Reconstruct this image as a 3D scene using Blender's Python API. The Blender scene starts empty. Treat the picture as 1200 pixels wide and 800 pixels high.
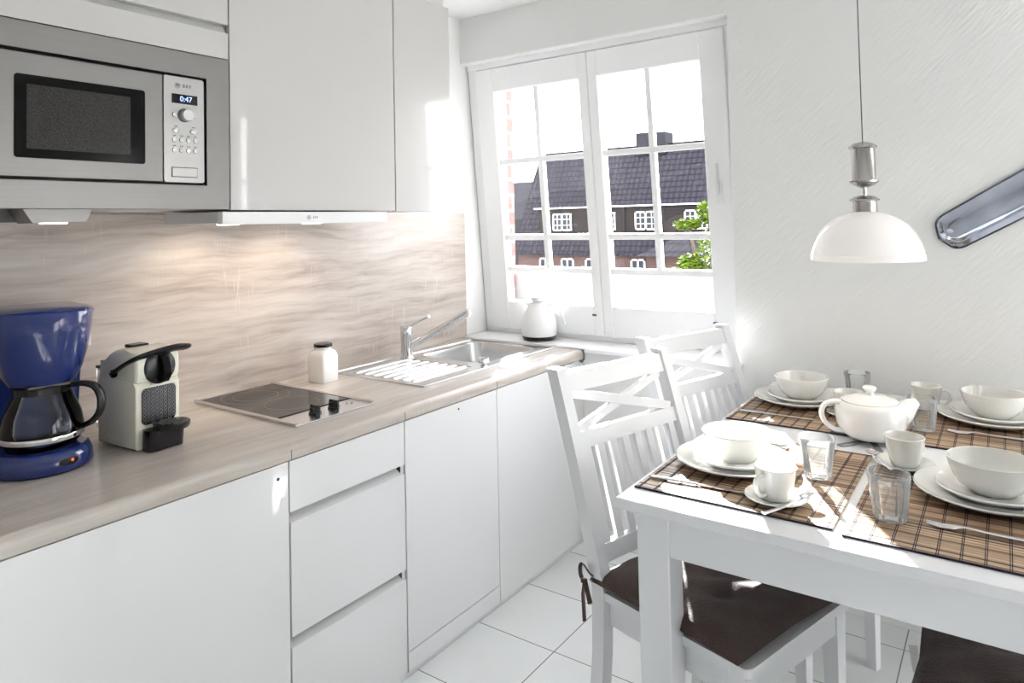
import bpy, bmesh, math, random
from mathutils import Vector, Matrix
random.seed(7)
PI = math.pi
scn = bpy.context.scene
COL = scn.collection

# ------------------------------------------------------------------ tags
def tag(o, label=None, cat=None, group=None, kind=None):
    if label: o['label'] = label
    if cat: o['category'] = cat
    if group: o['group'] = group
    if kind: o['kind'] = kind
    return o

def empty(name, loc=(0, 0, 0), rz=0.0, label=None, cat=None, group=None):
    o = bpy.data.objects.new(name, None)
    o.empty_display_size = 0.05
    COL.objects.link(o)
    o.location = loc
    o.rotation_euler = (0, 0, rz)
    return tag(o, label, cat, group)

def copy_tree(o, parent=None):
    c = o.copy(); COL.objects.link(c)
    c.parent = parent
    if parent is not None: c.matrix_parent_inverse = o.matrix_parent_inverse.copy()
    for ch in list(o.children): copy_tree(ch, c)
    return c

# ------------------------------------------------------------------ materials
def newmat(name):
    m = bpy.data.materials.new(name); m.use_nodes = True
    nt = m.node_tree; nt.nodes.clear()
    out = nt.nodes.new('ShaderNodeOutputMaterial')
    return m, nt, out

def pbr(name, col, rough=0.5, metal=0.0, coat=0.0, spec=0.5, trans=0.0, ior=1.45, emit=None, estr=0.0,
        noise=0.0, nscale=20.0, bump=0.0, bscale=80.0, sheen=0.0, aniso=0.0, sub=0.0):
    m, nt, out = newmat(name)
    b = nt.nodes.new('ShaderNodeBsdfPrincipled')
    b.inputs['Base Color'].default_value = (*col, 1)
    b.inputs['Roughness'].default_value = rough
    b.inputs['Metallic'].default_value = metal
    b.inputs['Coat Weight'].default_value = coat
    b.inputs['Coat Roughness'].default_value = 0.04
    b.inputs['Specular IOR Level'].default_value = spec
    b.inputs['Transmission Weight'].default_value = trans
    b.inputs['IOR'].default_value = ior
    b.inputs['Sheen Weight'].default_value = sheen
    b.inputs['Anisotropic'].default_value = aniso
    if emit:
        b.inputs['Emission Color'].default_value = (*emit, 1)
        b.inputs['Emission Strength'].default_value = estr
    tc = nt.nodes.new('ShaderNodeTexCoord')
    if noise > 0:
        n = nt.nodes.new('ShaderNodeTexNoise'); n.inputs['Scale'].default_value = nscale
        nt.links.new(tc.outputs['Object'], n.inputs['Vector'])
        r = nt.nodes.new('ShaderNodeMapRange')
        r.inputs['To Min'].default_value = 1 - noise; r.inputs['To Max'].default_value = 1 + noise
        nt.links.new(n.outputs['Fac'], r.inputs['Value'])
        mx = nt.nodes.new('ShaderNodeVectorMath'); mx.operation = 'SCALE'
        mx.inputs[0].default_value = col
        nt.links.new(r.outputs['Result'], mx.inputs['Scale'])
        nt.links.new(mx.outputs['Vector'], b.inputs['Base Color'])
    if bump > 0:
        n2 = nt.nodes.new('ShaderNodeTexNoise'); n2.inputs['Scale'].default_value = bscale
        n2.inputs['Detail'].default_value = 3
        nt.links.new(tc.outputs['Object'], n2.inputs['Vector'])
        bp = nt.nodes.new('ShaderNodeBump'); bp.inputs['Strength'].default_value = bump
        bp.inputs['Distance'].default_value = 0.01
        nt.links.new(n2.outputs['Fac'], bp.inputs['Height'])
        nt.links.new(bp.outputs['Normal'], b.inputs['Normal'])
    nt.links.new(b.outputs['BSDF'], out.inputs['Surface'])
    return m

def ramp(nt, stops):
    r = nt.nodes.new('ShaderNodeValToRGB')
    e = r.color_ramp.elements
    while len(e) < len(stops): e.new(0.5)
    for i, (p, c) in enumerate(stops):
        e[i].position = p; e[i].color = (*c, 1)
    return r

def wood_mat(name, c_lo, c_mid, c_hi, rough=0.45):
    """pale oak laminate, grain running along y"""
    m, nt, out = newmat(name)
    L = nt.links.new
    b = nt.nodes.new('ShaderNodeBsdfPrincipled'); b.inputs['Roughness'].default_value = rough
    tc = nt.nodes.new('ShaderNodeTexCoord')
    # broad waving figure bends the fine grain
    mp0 = nt.nodes.new('ShaderNodeMapping'); mp0.inputs['Scale'].default_value = (3, 1.9, 3)
    L(tc.outputs['Object'], mp0.inputs['Vector'])
    n0 = nt.nodes.new('ShaderNodeTexNoise'); n0.inputs['Scale'].default_value = 1.3; n0.inputs['Detail'].default_value = 2
    L(mp0.outputs['Vector'], n0.inputs['Vector'])
    sub = nt.nodes.new('ShaderNodeVectorMath'); sub.operation = 'SUBTRACT'; sub.inputs[1].default_value = (0.5, 0.5, 0.5)
    L(n0.outputs['Color'], sub.inputs[0])
    sc = nt.nodes.new('ShaderNodeVectorMath'); sc.operation = 'MULTIPLY'; sc.inputs[1].default_value = (0.07, 0.0, 0.07)
    L(sub.outputs['Vector'], sc.inputs[0])
    ad = nt.nodes.new('ShaderNodeVectorMath'); ad.operation = 'ADD'
    L(tc.outputs['Object'], ad.inputs[0]); L(sc.outputs['Vector'], ad.inputs[1])
    mp = nt.nodes.new('ShaderNodeMapping'); mp.inputs['Scale'].default_value = (42, 2.6, 42)
    L(ad.outputs['Vector'], mp.inputs['Vector'])
    n1 = nt.nodes.new('ShaderNodeTexNoise'); n1.inputs['Scale'].default_value = 1.0; n1.inputs['Detail'].default_value = 6
    n1.inputs['Roughness'].default_value = 0.62
    L(mp.outputs['Vector'], n1.inputs['Vector'])
    mp2 = nt.nodes.new('ShaderNodeMapping'); mp2.inputs['Scale'].default_value = (9, 1.0, 9)
    L(ad.outputs['Vector'], mp2.inputs['Vector'])
    n2 = nt.nodes.new('ShaderNodeTexNoise'); n2.inputs['Scale'].default_value = 1.0; n2.inputs['Detail'].default_value = 3
    L(mp2.outputs['Vector'], n2.inputs['Vector'])
    mx = nt.nodes.new('ShaderNodeMath'); mx.operation = 'MULTIPLY_ADD'; mx.inputs[1].default_value = 0.55
    L(n1.outputs['Fac'], mx.inputs[0])
    m2 = nt.nodes.new('ShaderNodeMath'); m2.operation = 'MULTIPLY'; m2.inputs[1].default_value = 0.45
    L(n2.outputs['Fac'], m2.inputs[0]); L(m2.outputs[0], mx.inputs[2])
    r = ramp(nt, [(0.36, c_lo), (0.5, c_mid), (0.64, c_hi)])
    L(mx.outputs[0], r.inputs['Fac'])
    # short pale cross strokes of the sawn look
    mp3 = nt.nodes.new('ShaderNodeMapping'); mp3.inputs['Scale'].default_value = (14, 150, 14)
    L(tc.outputs['Object'], mp3.inputs['Vector'])
    n3 = nt.nodes.new('ShaderNodeTexNoise'); n3.inputs['Scale'].default_value = 1.0; n3.inputs['Detail'].default_value = 1
    L(mp3.outputs['Vector'], n3.inputs['Vector'])
    n4 = nt.nodes.new('ShaderNodeTexNoise'); n4.inputs['Scale'].default_value = 6.0
    L(tc.outputs['Object'], n4.inputs['Vector'])
    a = nt.nodes.new('ShaderNodeMapRange'); a.inputs['From Min'].default_value = 0.58; a.inputs['From Max'].default_value = 0.72
    L(n3.outputs['Fac'], a.inputs['Value'])
    c = nt.nodes.new('ShaderNodeMapRange'); c.inputs['From Min'].default_value = 0.52; c.inputs['From Max'].default_value = 0.66
    c.inputs['To Max'].default_value = 0.4
    L(n4.outputs['Fac'], c.inputs['Value'])
    mm = nt.nodes.new('ShaderNodeMath'); mm.operation = 'MULTIPLY'
    L(a.outputs['Result'], mm.inputs[0]); L(c.outputs['Result'], mm.inputs[1])
    mix = nt.nodes.new('ShaderNodeMixRGB'); mix.inputs['Color2'].default_value = (*[min(1, v * 1.15) for v in c_hi], 1)
    L(mm.outputs[0], mix.inputs['Fac']); L(r.outputs['Color'], mix.inputs['Color1'])
    L(mix.outputs['Color'], b.inputs['Base Color'])
    bp = nt.nodes.new('ShaderNodeBump'); bp.inputs['Strength'].default_value = 0.12; bp.inputs['Distance'].default_value = 0.003
    L(n1.outputs['Fac'], bp.inputs['Height']); L(bp.outputs['Normal'], b.inputs['Normal'])
    L(b.outputs['BSDF'], out.inputs['Surface'])
    return m

def tile_mat():
    m, nt, out = newmat('floor_tile'); L = nt.links.new
    b = nt.nodes.new('ShaderNodeBsdfPrincipled'); b.inputs['Roughness'].default_value = 0.16
    tc = nt.nodes.new('ShaderNodeTexCoord')
    mp = nt.nodes.new('ShaderNodeMapping'); mp.inputs['Location'].default_value = (-0.296, -0.0796, 0)
    L(tc.outputs['Object'], mp.inputs['Vector'])
    br = nt.nodes.new('ShaderNodeTexBrick'); br.offset = 0; br.squash = 1
    br.inputs['Color1'].default_value = (0.86, 0.875, 0.875, 1); br.inputs['Color2'].default_value = (0.83, 0.845, 0.845, 1)
    br.inputs['Mortar'].default_value = (0.22, 0.22, 0.22, 1)
    br.inputs['Scale'].default_value = 1; br.inputs['Mortar Size'].default_value = 0.0018
    br.inputs['Mortar Smooth'].default_value = 0.1
    br.inputs['Brick Width'].default_value = 0.3; br.inputs['Row Height'].default_value = 0.3
    L(mp.outputs['Vector'], br.inputs['Vector'])
    n = nt.nodes.new('ShaderNodeTexNoise'); n.inputs['Scale'].default_value = 5
    L(tc.outputs['Object'], n.inputs['Vector'])
    mx = nt.nodes.new('ShaderNodeMixRGB'); mx.blend_type = 'MULTIPLY'; mx.inputs['Fac'].default_value = 0.12
    L(br.outputs['Color'], mx.inputs['Color1']); L(n.outputs['Fac'], mx.inputs['Color2'])
    L(mx.outputs['Color'], b.inputs['Base Color'])
    bp = nt.nodes.new('ShaderNodeBump'); bp.invert = True; bp.inputs['Strength'].default_value = 0.4; bp.inputs['Distance'].default_value = 0.002
    L(br.outputs['Fac'], bp.inputs['Height']); L(bp.outputs['Normal'], b.inputs['Normal'])
    L(b.outputs['BSDF'], out.inputs['Surface'])
    return m

def wall_mat(name, col, bump=0.25):
    """painted woodchip paper with a fine diagonal relief"""
    m, nt, out = newmat(name); L = nt.links.new
    b = nt.nodes.new('ShaderNodeBsdfPrincipled'); b.inputs['Roughness'].default_value = 0.55
    b.inputs['Base Color'].default_value = (*col, 1)
    tc = nt.nodes.new('ShaderNodeTexCoord')
    mr = nt.nodes.new('ShaderNodeMapping'); mr.inputs['Rotation'].default_value = (0, math.radians(48), 0)
    L(tc.outputs['Object'], mr.inputs['Vector'])
    mp = nt.nodes.new('ShaderNodeMapping'); mp.inputs['Scale'].default_value = (16, 16, 95)
    L(mr.outputs['Vector'], mp.inputs['Vector'])
    n = nt.nodes.new('ShaderNodeTexNoise'); n.inputs['Scale'].default_value = 1; n.inputs['Detail'].default_value = 2
    L(mp.outputs['Vector'], n.inputs['Vector'])
    bp = nt.nodes.new('ShaderNodeBump'); bp.inputs['Strength'].default_value = bump; bp.inputs['Distance'].default_value = 0.003
    L(n.outputs['Fac'], bp.inputs['Height']); L(bp.outputs['Normal'], b.inputs['Normal'])
    L(b.outputs['BSDF'], out.inputs['Surface'])
    return m

def thin_glass(name, tint=(1, 1, 1), glossy=0.08, real=0.0, edge_shine=0.0):
    """clear pane: mostly passes light, reflects by Fresnel; `real` adds refracting glass"""
    m, nt, out = newmat(name); L = nt.links.new
    t = nt.nodes.new('ShaderNodeBsdfTransparent'); t.inputs['Color'].default_value = (*tint, 1)
    g = nt.nodes.new('ShaderNodeBsdfGlossy'); g.inputs['Roughness'].default_value = 0.01
    fr = nt.nodes.new('ShaderNodeFresnel'); fr.inputs['IOR'].default_value = 1.45
    mx = nt.nodes.new('ShaderNodeMixShader')
    L(fr.outputs['Fac'], mx.inputs['Fac']); L(t.outputs['BSDF'], mx.inputs[1]); L(g.outputs['BSDF'], mx.inputs[2])
    last = mx
    if real > 0:
        gl = nt.nodes.new('ShaderNodeBsdfGlass'); gl.inputs['IOR'].default_value = 1.45; gl.inputs['Roughness'].default_value = 0.0
        gl.inputs['Color'].default_value = (*tint, 1)
        m2 = nt.nodes.new('ShaderNodeMixShader'); m2.inputs['Fac'].default_value = real
        L(mx.outputs['Shader'], m2.inputs[1]); L(gl.outputs['BSDF'], m2.inputs[2]); last = m2
    if edge_shine > 0:  # white mixed in at grazing edges imitates bright refracted highlights
        dd = nt.nodes.new('ShaderNodeBsdfDiffuse'); dd.inputs['Color'].default_value = (0.95, 0.96, 0.97, 1)
        m3 = nt.nodes.new('ShaderNodeMixShader'); lw = nt.nodes.new('ShaderNodeLayerWeight'); lw.inputs['Blend'].default_value = 0.35
        ml = nt.nodes.new('ShaderNodeMath'); ml.operation = 'MULTIPLY_ADD'; ml.inputs[1].default_value = edge_shine * 3; ml.inputs[2].default_value = edge_shine * 0.4
        L(lw.outputs['Facing'], ml.inputs[0]); L(ml.outputs[0], m3.inputs['Fac'])
        L(last.outputs[0], m3.inputs[1]); L(dd.outputs[0], m3.inputs[2]); last = m3
    L(last.outputs[0], out.inputs['Surface'])
    return m

def frosted_mat():
    m, nt, out = newmat('frosted_film'); L = nt.links.new
    t = nt.nodes.new('ShaderNodeBsdfTranslucent'); t.inputs['Color'].default_value = (0.93, 0.93, 0.92, 1)
    d = nt.nodes.new('ShaderNodeBsdfDiffuse'); d.inputs['Color'].default_value = (0.9, 0.9, 0.9, 1)
    mx = nt.nodes.new('ShaderNodeMixShader'); mx.inputs['Fac'].default_value = 0.25
    L(t.outputs[0], mx.inputs[1]); L(d.outputs[0], mx.inputs[2]); L(mx.outputs[0], out.inputs['Surface'])
    return m

def steel_mat(name, col=(0.62, 0.61, 0.60), rough=0.32, axis='y', amount=0.10):
    m, nt, out = newmat(name); L = nt.links.new
    b = nt.nodes.new('ShaderNodeBsdfPrincipled')
    b.inputs['Metallic'].default_value = 1; b.inputs['Roughness'].default_value = rough
    tc = nt.nodes.new('ShaderNodeTexCoord')
    mp = nt.nodes.new('ShaderNodeMapping')
    mp.inputs['Scale'].default_value = {'y': (300, 2, 300), 'z': (300, 300, 2), 'x': (2, 300, 300)}[axis]
    L(tc.outputs['Object'], mp.inputs['Vector'])
    n = nt.nodes.new('ShaderNodeTexNoise'); n.inputs['Scale'].default_value = 1; n.inputs['Detail'].default_value = 3
    L(mp.outputs['Vector'], n.inputs['Vector'])
    r = nt.nodes.new('ShaderNodeMapRange'); r.inputs['To Min'].default_value = 1 - amount; r.inputs['To Max'].default_value = 1 + amount
    L(n.outputs['Fac'], r.inputs['Value'])
    v = nt.nodes.new('ShaderNodeVectorMath'); v.operation = 'SCALE'; v.inputs[0].default_value = col
    L(r.outputs['Result'], v.inputs['Scale']); L(v.outputs['Vector'], b.inputs['Base Color'])
    L(b.outputs['BSDF'], out.inputs['Surface'])
    return m

def roof_mat():
    m, nt, out = newmat('roof_tiles'); L = nt.links.new
    b = nt.nodes.new('ShaderNodeBsdfPrincipled'); b.inputs['Roughness'].default_value = 0.8; b.inputs['Specular IOR Level'].default_value = 0.06
    tc = nt.nodes.new('ShaderNodeTexCoord')
    sp = nt.nodes.new('ShaderNodeSeparateXYZ'); L(tc.outputs['Object'], sp.inputs[0])
    def saw(sock, period):
        d = nt.nodes.new('ShaderNodeMath'); d.operation = 'DIVIDE'; d.inputs[1].default_value = period
        L(sock, d.inputs[0])
        f = nt.nodes.new('ShaderNodeMath'); f.operation = 'FRACT'; L(d.outputs[0], f.inputs[0]); return f.outputs[0]
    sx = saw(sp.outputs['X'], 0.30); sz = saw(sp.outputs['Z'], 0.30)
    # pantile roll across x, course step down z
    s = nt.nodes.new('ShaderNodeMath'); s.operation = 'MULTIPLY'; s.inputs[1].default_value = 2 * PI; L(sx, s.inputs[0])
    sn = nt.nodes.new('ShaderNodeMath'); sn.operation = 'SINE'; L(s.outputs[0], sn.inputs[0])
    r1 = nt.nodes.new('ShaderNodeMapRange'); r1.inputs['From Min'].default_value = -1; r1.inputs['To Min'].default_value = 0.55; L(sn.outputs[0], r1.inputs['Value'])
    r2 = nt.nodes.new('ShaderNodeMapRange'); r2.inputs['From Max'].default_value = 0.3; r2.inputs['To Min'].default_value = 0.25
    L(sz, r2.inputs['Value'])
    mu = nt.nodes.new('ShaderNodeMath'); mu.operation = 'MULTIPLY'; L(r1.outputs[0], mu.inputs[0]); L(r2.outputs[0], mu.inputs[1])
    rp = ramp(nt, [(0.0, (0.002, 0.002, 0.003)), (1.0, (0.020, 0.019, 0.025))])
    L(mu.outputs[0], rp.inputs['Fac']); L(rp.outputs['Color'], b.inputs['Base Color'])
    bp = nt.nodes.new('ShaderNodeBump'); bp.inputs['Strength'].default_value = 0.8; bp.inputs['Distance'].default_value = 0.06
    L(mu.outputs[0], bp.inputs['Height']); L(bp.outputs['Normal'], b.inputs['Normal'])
    L(b.outputs['BSDF'], out.inputs['Surface'])
    return m

def brick_mat(name='brick_wall', c1=(0.045, 0.014, 0.012), c2=(0.030, 0.010, 0.009), mortar=(0.05, 0.045, 0.04), axis='xz'):
    m, nt, out = newmat(name); L = nt.links.new
    b = nt.nodes.new('ShaderNodeBsdfPrincipled'); b.inputs['Roughness'].default_value = 0.9
    tc = nt.nodes.new('ShaderNodeTexCoord')
    mp = nt.nodes.new('ShaderNodeMapping')
    mp.inputs['Rotation'].default_value = (math.radians(90), 0, 0) if axis == 'xz' else (math.radians(90), 0, math.radians(90))
    sp = nt.nodes.new('ShaderNodeSeparateXYZ'); cb = nt.nodes.new('ShaderNodeCombineXYZ')
    L(tc.outputs['Object'], sp.inputs[0])
    a = nt.nodes.new('ShaderNodeMath'); a.operation = 'ADD'; L(sp.outputs['X'], a.inputs[0]); L(sp.outputs['Y'], a.inputs[1])
    L(a.outputs[0], cb.inputs['X']); L(sp.outputs['Z'], cb.inputs['Y'])
    br = nt.nodes.new('ShaderNodeTexBrick')
    br.inputs['Color1'].default_value = (*c1, 1); br.inputs['Color2'].default_value = (*c2, 1); br.inputs['Mortar'].default_value = (*mortar, 1)
    br.inputs['Scale'].default_value = 1; br.inputs['Brick Width'].default_value = 0.25; br.inputs['Row Height'].default_value = 0.083
    br.inputs['Mortar Size'].default_value = 0.008
    L(cb.outputs[0], br.inputs['Vector']); L(br.outputs['Color'], b.inputs['Base Color'])
    L(b.outputs['BSDF'], out.inputs['Surface'])
    return m

def clad_mat():
    m, nt, out = newmat('dark_cladding'); L = nt.links.new
    b = nt.nodes.new('ShaderNodeBsdfPrincipled'); b.inputs['Roughness'].default_value = 0.8; b.inputs['Specular IOR Level'].default_value = 0.1
    tc = nt.nodes.new('ShaderNodeTexCoord'); sp = nt.nodes.new('ShaderNodeSeparateXYZ'); L(tc.outputs['Object'], sp.inputs[0])
    d = nt.nodes.new('ShaderNodeMath'); d.operation = 'DIVIDE'; d.inputs[1].default_value = 0.16; L(sp.outputs['Z'], d.inputs[0])
    f = nt.nodes.new('ShaderNodeMath'); f.operation = 'FRACT'; L(d.outputs[0], f.inputs[0])
    r = ramp(nt, [(0.0, (0.003, 0.003, 0.003)), (0.18, (0.012, 0.0105, 0.010)), (1.0, (0.016, 0.0135, 0.013))])
    L(f.outputs[0], r.inputs['Fac']); L(r.outputs['Color'], b.inputs['Base Color']); L(b.outputs['BSDF'], out.inputs['Surface'])
    return m

def bamboo_mat():
    m, nt, out = newmat('bamboo_slats'); L = nt.links.new
    b = nt.nodes.new('ShaderNodeBsdfPrincipled'); b.inputs['Roughness'].default_value = 0.38
    tc = nt.nodes.new('ShaderNodeTexCoord'); sp = nt.nodes.new('ShaderNodeSeparateXYZ'); L(tc.outputs['Object'], sp.inputs[0])
    d = nt.nodes.new('ShaderNodeMath'); d.operation = 'DIVIDE'; d.inputs[1].default_value = 0.006; L(sp.outputs['Y'], d.inputs[0])
    fl = nt.nodes.new('ShaderNodeMath'); fl.operation = 'ROUND'; L(d.outputs[0], fl.inputs[0])
    wn = nt.nodes.new('ShaderNodeTexWhiteNoise'); wn.noise_dimensions = '1D'; L(fl.outputs[0], wn.inputs['W'])
    r = ramp(nt, [(0.0, (0.06, 0.028, 0.018)), (0.22, (0.20, 0.11, 0.065)), (0.5, (0.38, 0.25, 0.15)), (1.0, (0.60, 0.45, 0.29))])
    L(wn.outputs['Value'], r.inputs['Fac'])
    mp = nt.nodes.new('ShaderNodeMapping'); mp.inputs['Scale'].default_value = (25, 260, 25); L(tc.outputs['Object'], mp.inputs['Vector'])
    n = nt.nodes.new('ShaderNodeTexNoise'); n.inputs['Scale'].default_value = 1; L(mp.outputs['Vector'], n.inputs['Vector'])
    mx = nt.nodes.new('ShaderNodeMixRGB'); mx.blend_type = 'OVERLAY'; mx.inputs['Fac'].default_value = 0.5
    L(r.outputs['Color'], mx.inputs['Color1']); L(n.outputs['Fac'], mx.inputs['Color2'])
    L(mx.outputs['Color'], b.inputs['Base Color']); L(b.outputs['BSDF'], out.inputs['Surface'])
    return m

def mesh_window_mat():
    """dark oven window with fine perforated screen"""
    m, nt, out = newmat('oven_window_screen'); L = nt.links.new
    b = nt.nodes.new('ShaderNodeBsdfPrincipled'); b.inputs['Roughness'].default_value = 0.2; b.inputs['Specular IOR Level'].default_value = 0.15
    tc = nt.nodes.new('ShaderNodeTexCoord')
    v = nt.nodes.new('ShaderNodeTexVoronoi'); v.inputs['Scale'].default_value = 420; L(tc.outputs['Object'], v.inputs['Vector'])
    r = ramp(nt, [(0.2, (0.022, 0.021, 0.020)), (0.6, (0.055, 0.052, 0.05))])
    L(v.outputs['Distance'], r.inputs['Fac']); L(r.outputs['Color'], b.inputs['Base Color'])
    L(b.outputs['BSDF'], out.inputs['Surface']); return m

M = {}
M['wall'] = wall_mat('wall_paint', (0.77, 0.775, 0.765), 0.5)
M['wall_white'] = pbr('reveal_white', (0.86, 0.86, 0.85), 0.5, bump=0.05)
M['ceiling'] = pbr('ceiling_white', (0.88, 0.88, 0.87), 0.7)
M['tile'] = tile_mat()
M['worktop'] = wood_mat('worktop_oak', (0.40, 0.35, 0.31), (0.51, 0.46, 0.415), (0.60, 0.56, 0.515), 0.30)
M['splash'] = wood_mat('splash_oak', (0.36, 0.30, 0.265), (0.52, 0.455, 0.41), (0.62, 0.57, 0.53), 0.5)
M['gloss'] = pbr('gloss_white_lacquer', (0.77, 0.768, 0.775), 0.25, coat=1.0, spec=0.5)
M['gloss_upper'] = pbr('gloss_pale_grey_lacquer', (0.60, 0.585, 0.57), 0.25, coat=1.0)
M['carcass'] = pbr('carcass_white', (0.66, 0.65, 0.64), 0.5)
M['groove'] = pbr('grip_groove_grey', (0.60, 0.60, 0.59), 0.4)
M['groove_dk'] = pbr('grip_profile_grey', (0.60, 0.60, 0.60), 0.4)
M['dark_gap'] = pbr('dark_gap', (0.03, 0.03, 0.03), 0.6)
M['steel'] = steel_mat('brushed_steel', (0.25, 0.24, 0.235), 0.42, 'y', 0.07)
M['steel_dk'] = steel_mat('brushed_steel_dark', (0.30, 0.30, 0.31), 0.3)
M['steel_lt'] = steel_mat('sink_steel', (0.74, 0.75, 0.76), 0.24, 'y', 0.05)
M['steel_v'] = steel_mat('satin_nickel', (0.46, 0.44, 0.42), 0.22, 'z', 0.06)
M['chrome'] = pbr('chrome', (0.78, 0.79, 0.80), 0.06, 1.0)
M['cutlery'] = pbr('polished_cutlery', (0.72, 0.72, 0.73), 0.12, 1.0)
M['alu'] = pbr('satin_aluminium', (0.72, 0.73, 0.74), 0.3, 0.6)
M['black'] = pbr('black_plastic', (0.012, 0.012, 0.014), 0.22)
M['black_gloss'] = pbr('black_glass', (0.006, 0.006, 0.006), 0.10, spec=0.15)
M['hob_glass'] = pbr('hob_glass', (0.018, 0.016, 0.015), 0.08, spec=0.35)
M['hob_print'] = pbr('hob_ring_print', (0.30, 0.29, 0.28), 0.4)
M['screen'] = mesh_window_mat()
M['blue'] = pbr('blue_plastic', (0.010, 0.026, 0.15), 0.16, coat=0.6)
M['cream'] = pbr('cream_plastic', (0.82, 0.80, 0.69), 0.2, coat=0.4)
M['clear'] = thin_glass('clear_plastic', (0.85, 0.86, 0.88))
M['carafe'] = thin_glass('smoked_carafe_glass', (0.74, 0.76, 0.80))
M['pane'] = thin_glass('window_glass', (0.98, 0.99, 0.99))
M['tumbler'] = thin_glass('tumbler_glass', (0.985, 0.99, 0.99), edge_shine=0.10)
M['frosted'] = frosted_mat()
M['frame_white'] = pbr('painted_window_white', (0.92, 0.925, 0.93), 0.35)
M['furn_white'] = pbr('furniture_white', (0.80, 0.81, 0.83), 0.30, coat=0.15)
M['china'] = pbr('white_porcelain', (0.88, 0.88, 0.87), 0.10, coat=0.5)
M['stoneware'] = pbr('pale_stoneware', (0.80, 0.80, 0.765), 0.14, coat=0.5)
M['white_plastic'] = pbr('white_plastic', (0.86, 0.86, 0.86), 0.28)
M['jar'] = pbr('white_ceramic_jar', (0.86, 0.86, 0.85), 0.16, coat=0.4)
M['opal'] = pbr('opal_glass', (0.92, 0.88, 0.86), 0.12, coat=0.4, emit=(1.0, 0.93, 0.88), estr=0.06)
M['brown'] = pbr('brown_cushion_fabric', (0.075, 0.048, 0.042), 0.8, noise=0.25, nscale=60, bump=0.5, bscale=300, sheen=0.15)
M['bamboo'] = bamboo_mat()
M['thread'] = pbr('dark_binding_thread', (0.025, 0.018, 0.035), 0.8)
M['label'] = pbr('white_care_label', (0.8, 0.8, 0.78), 0.6)
M['blade'] = pbr('polished_blue_steel', (0.40, 0.425, 0.50), 0.07, 0.9, noise=0.5, nscale=9)  # noise in the base colour imitates patchy reflections
M['blade_edge'] = pbr('dark_rim', (0.10, 0.11, 0.14), 0.12, 0.8)
M['print_grey'] = pbr('grey_print', (0.10, 0.10, 0.10), 0.5)
M['panel_light'] = pbr('control_panel_silver', (0.46, 0.45, 0.44), 0.32, 0.6)
M['button'] = pbr('silver_button', (0.60, 0.60, 0.59), 0.25, 0.5)
M['display'] = pbr('display_black', (0.006, 0.006, 0.012), 0.1)
M['digits'] = pbr('blue_white_digits', (0.2, 0.3, 0.9), 0.4, emit=(0.45, 0.55, 1.0), estr=0.6)
M['led_warm'] = pbr('lamp_disc', (1, 0.95, 0.85), 0.4, emit=(1.0, 0.86, 0.66), estr=3)
M['red_led'] = pbr('red_lamp', (0.6, 0.05, 0.02), 0.3, emit=(1, 0.15, 0.05), estr=0.5)
M['roof'] = roof_mat()
M['brick'] = brick_mat()
M['brick_near'] = brick_mat('near_brick', (0.20, 0.085, 0.075), (0.17, 0.07, 0.06), (0.25, 0.20, 0.19))
M['clad'] = clad_mat()
M['ext_white'] = pbr('exterior_white', (0.42, 0.42, 0.42), 0.5)
M['ext_glass'] = pbr('far_window_glass', (0.012, 0.015, 0.02), 0.3, spec=0.15)
M['ext_dark'] = pbr('chimney_dark', (0.014, 0.014, 0.018), 0.8, spec=0.1)
M['ground'] = pbr('street_grass_and_paving', (0.30, 0.31, 0.27), 0.9, noise=0.3, nscale=0.4)
M['bark'] = pbr('bark', (0.10, 0.07, 0.05), 0.9)
M['leaf'] = pbr('lime_leaf', (0.075, 0.12, 0.010), 0.5, spec=0.1, noise=0.45, nscale=3.0)
M['blossom'] = pbr('white_blossom', (0.16, 0.18, 0.11), 0.6)

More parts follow.
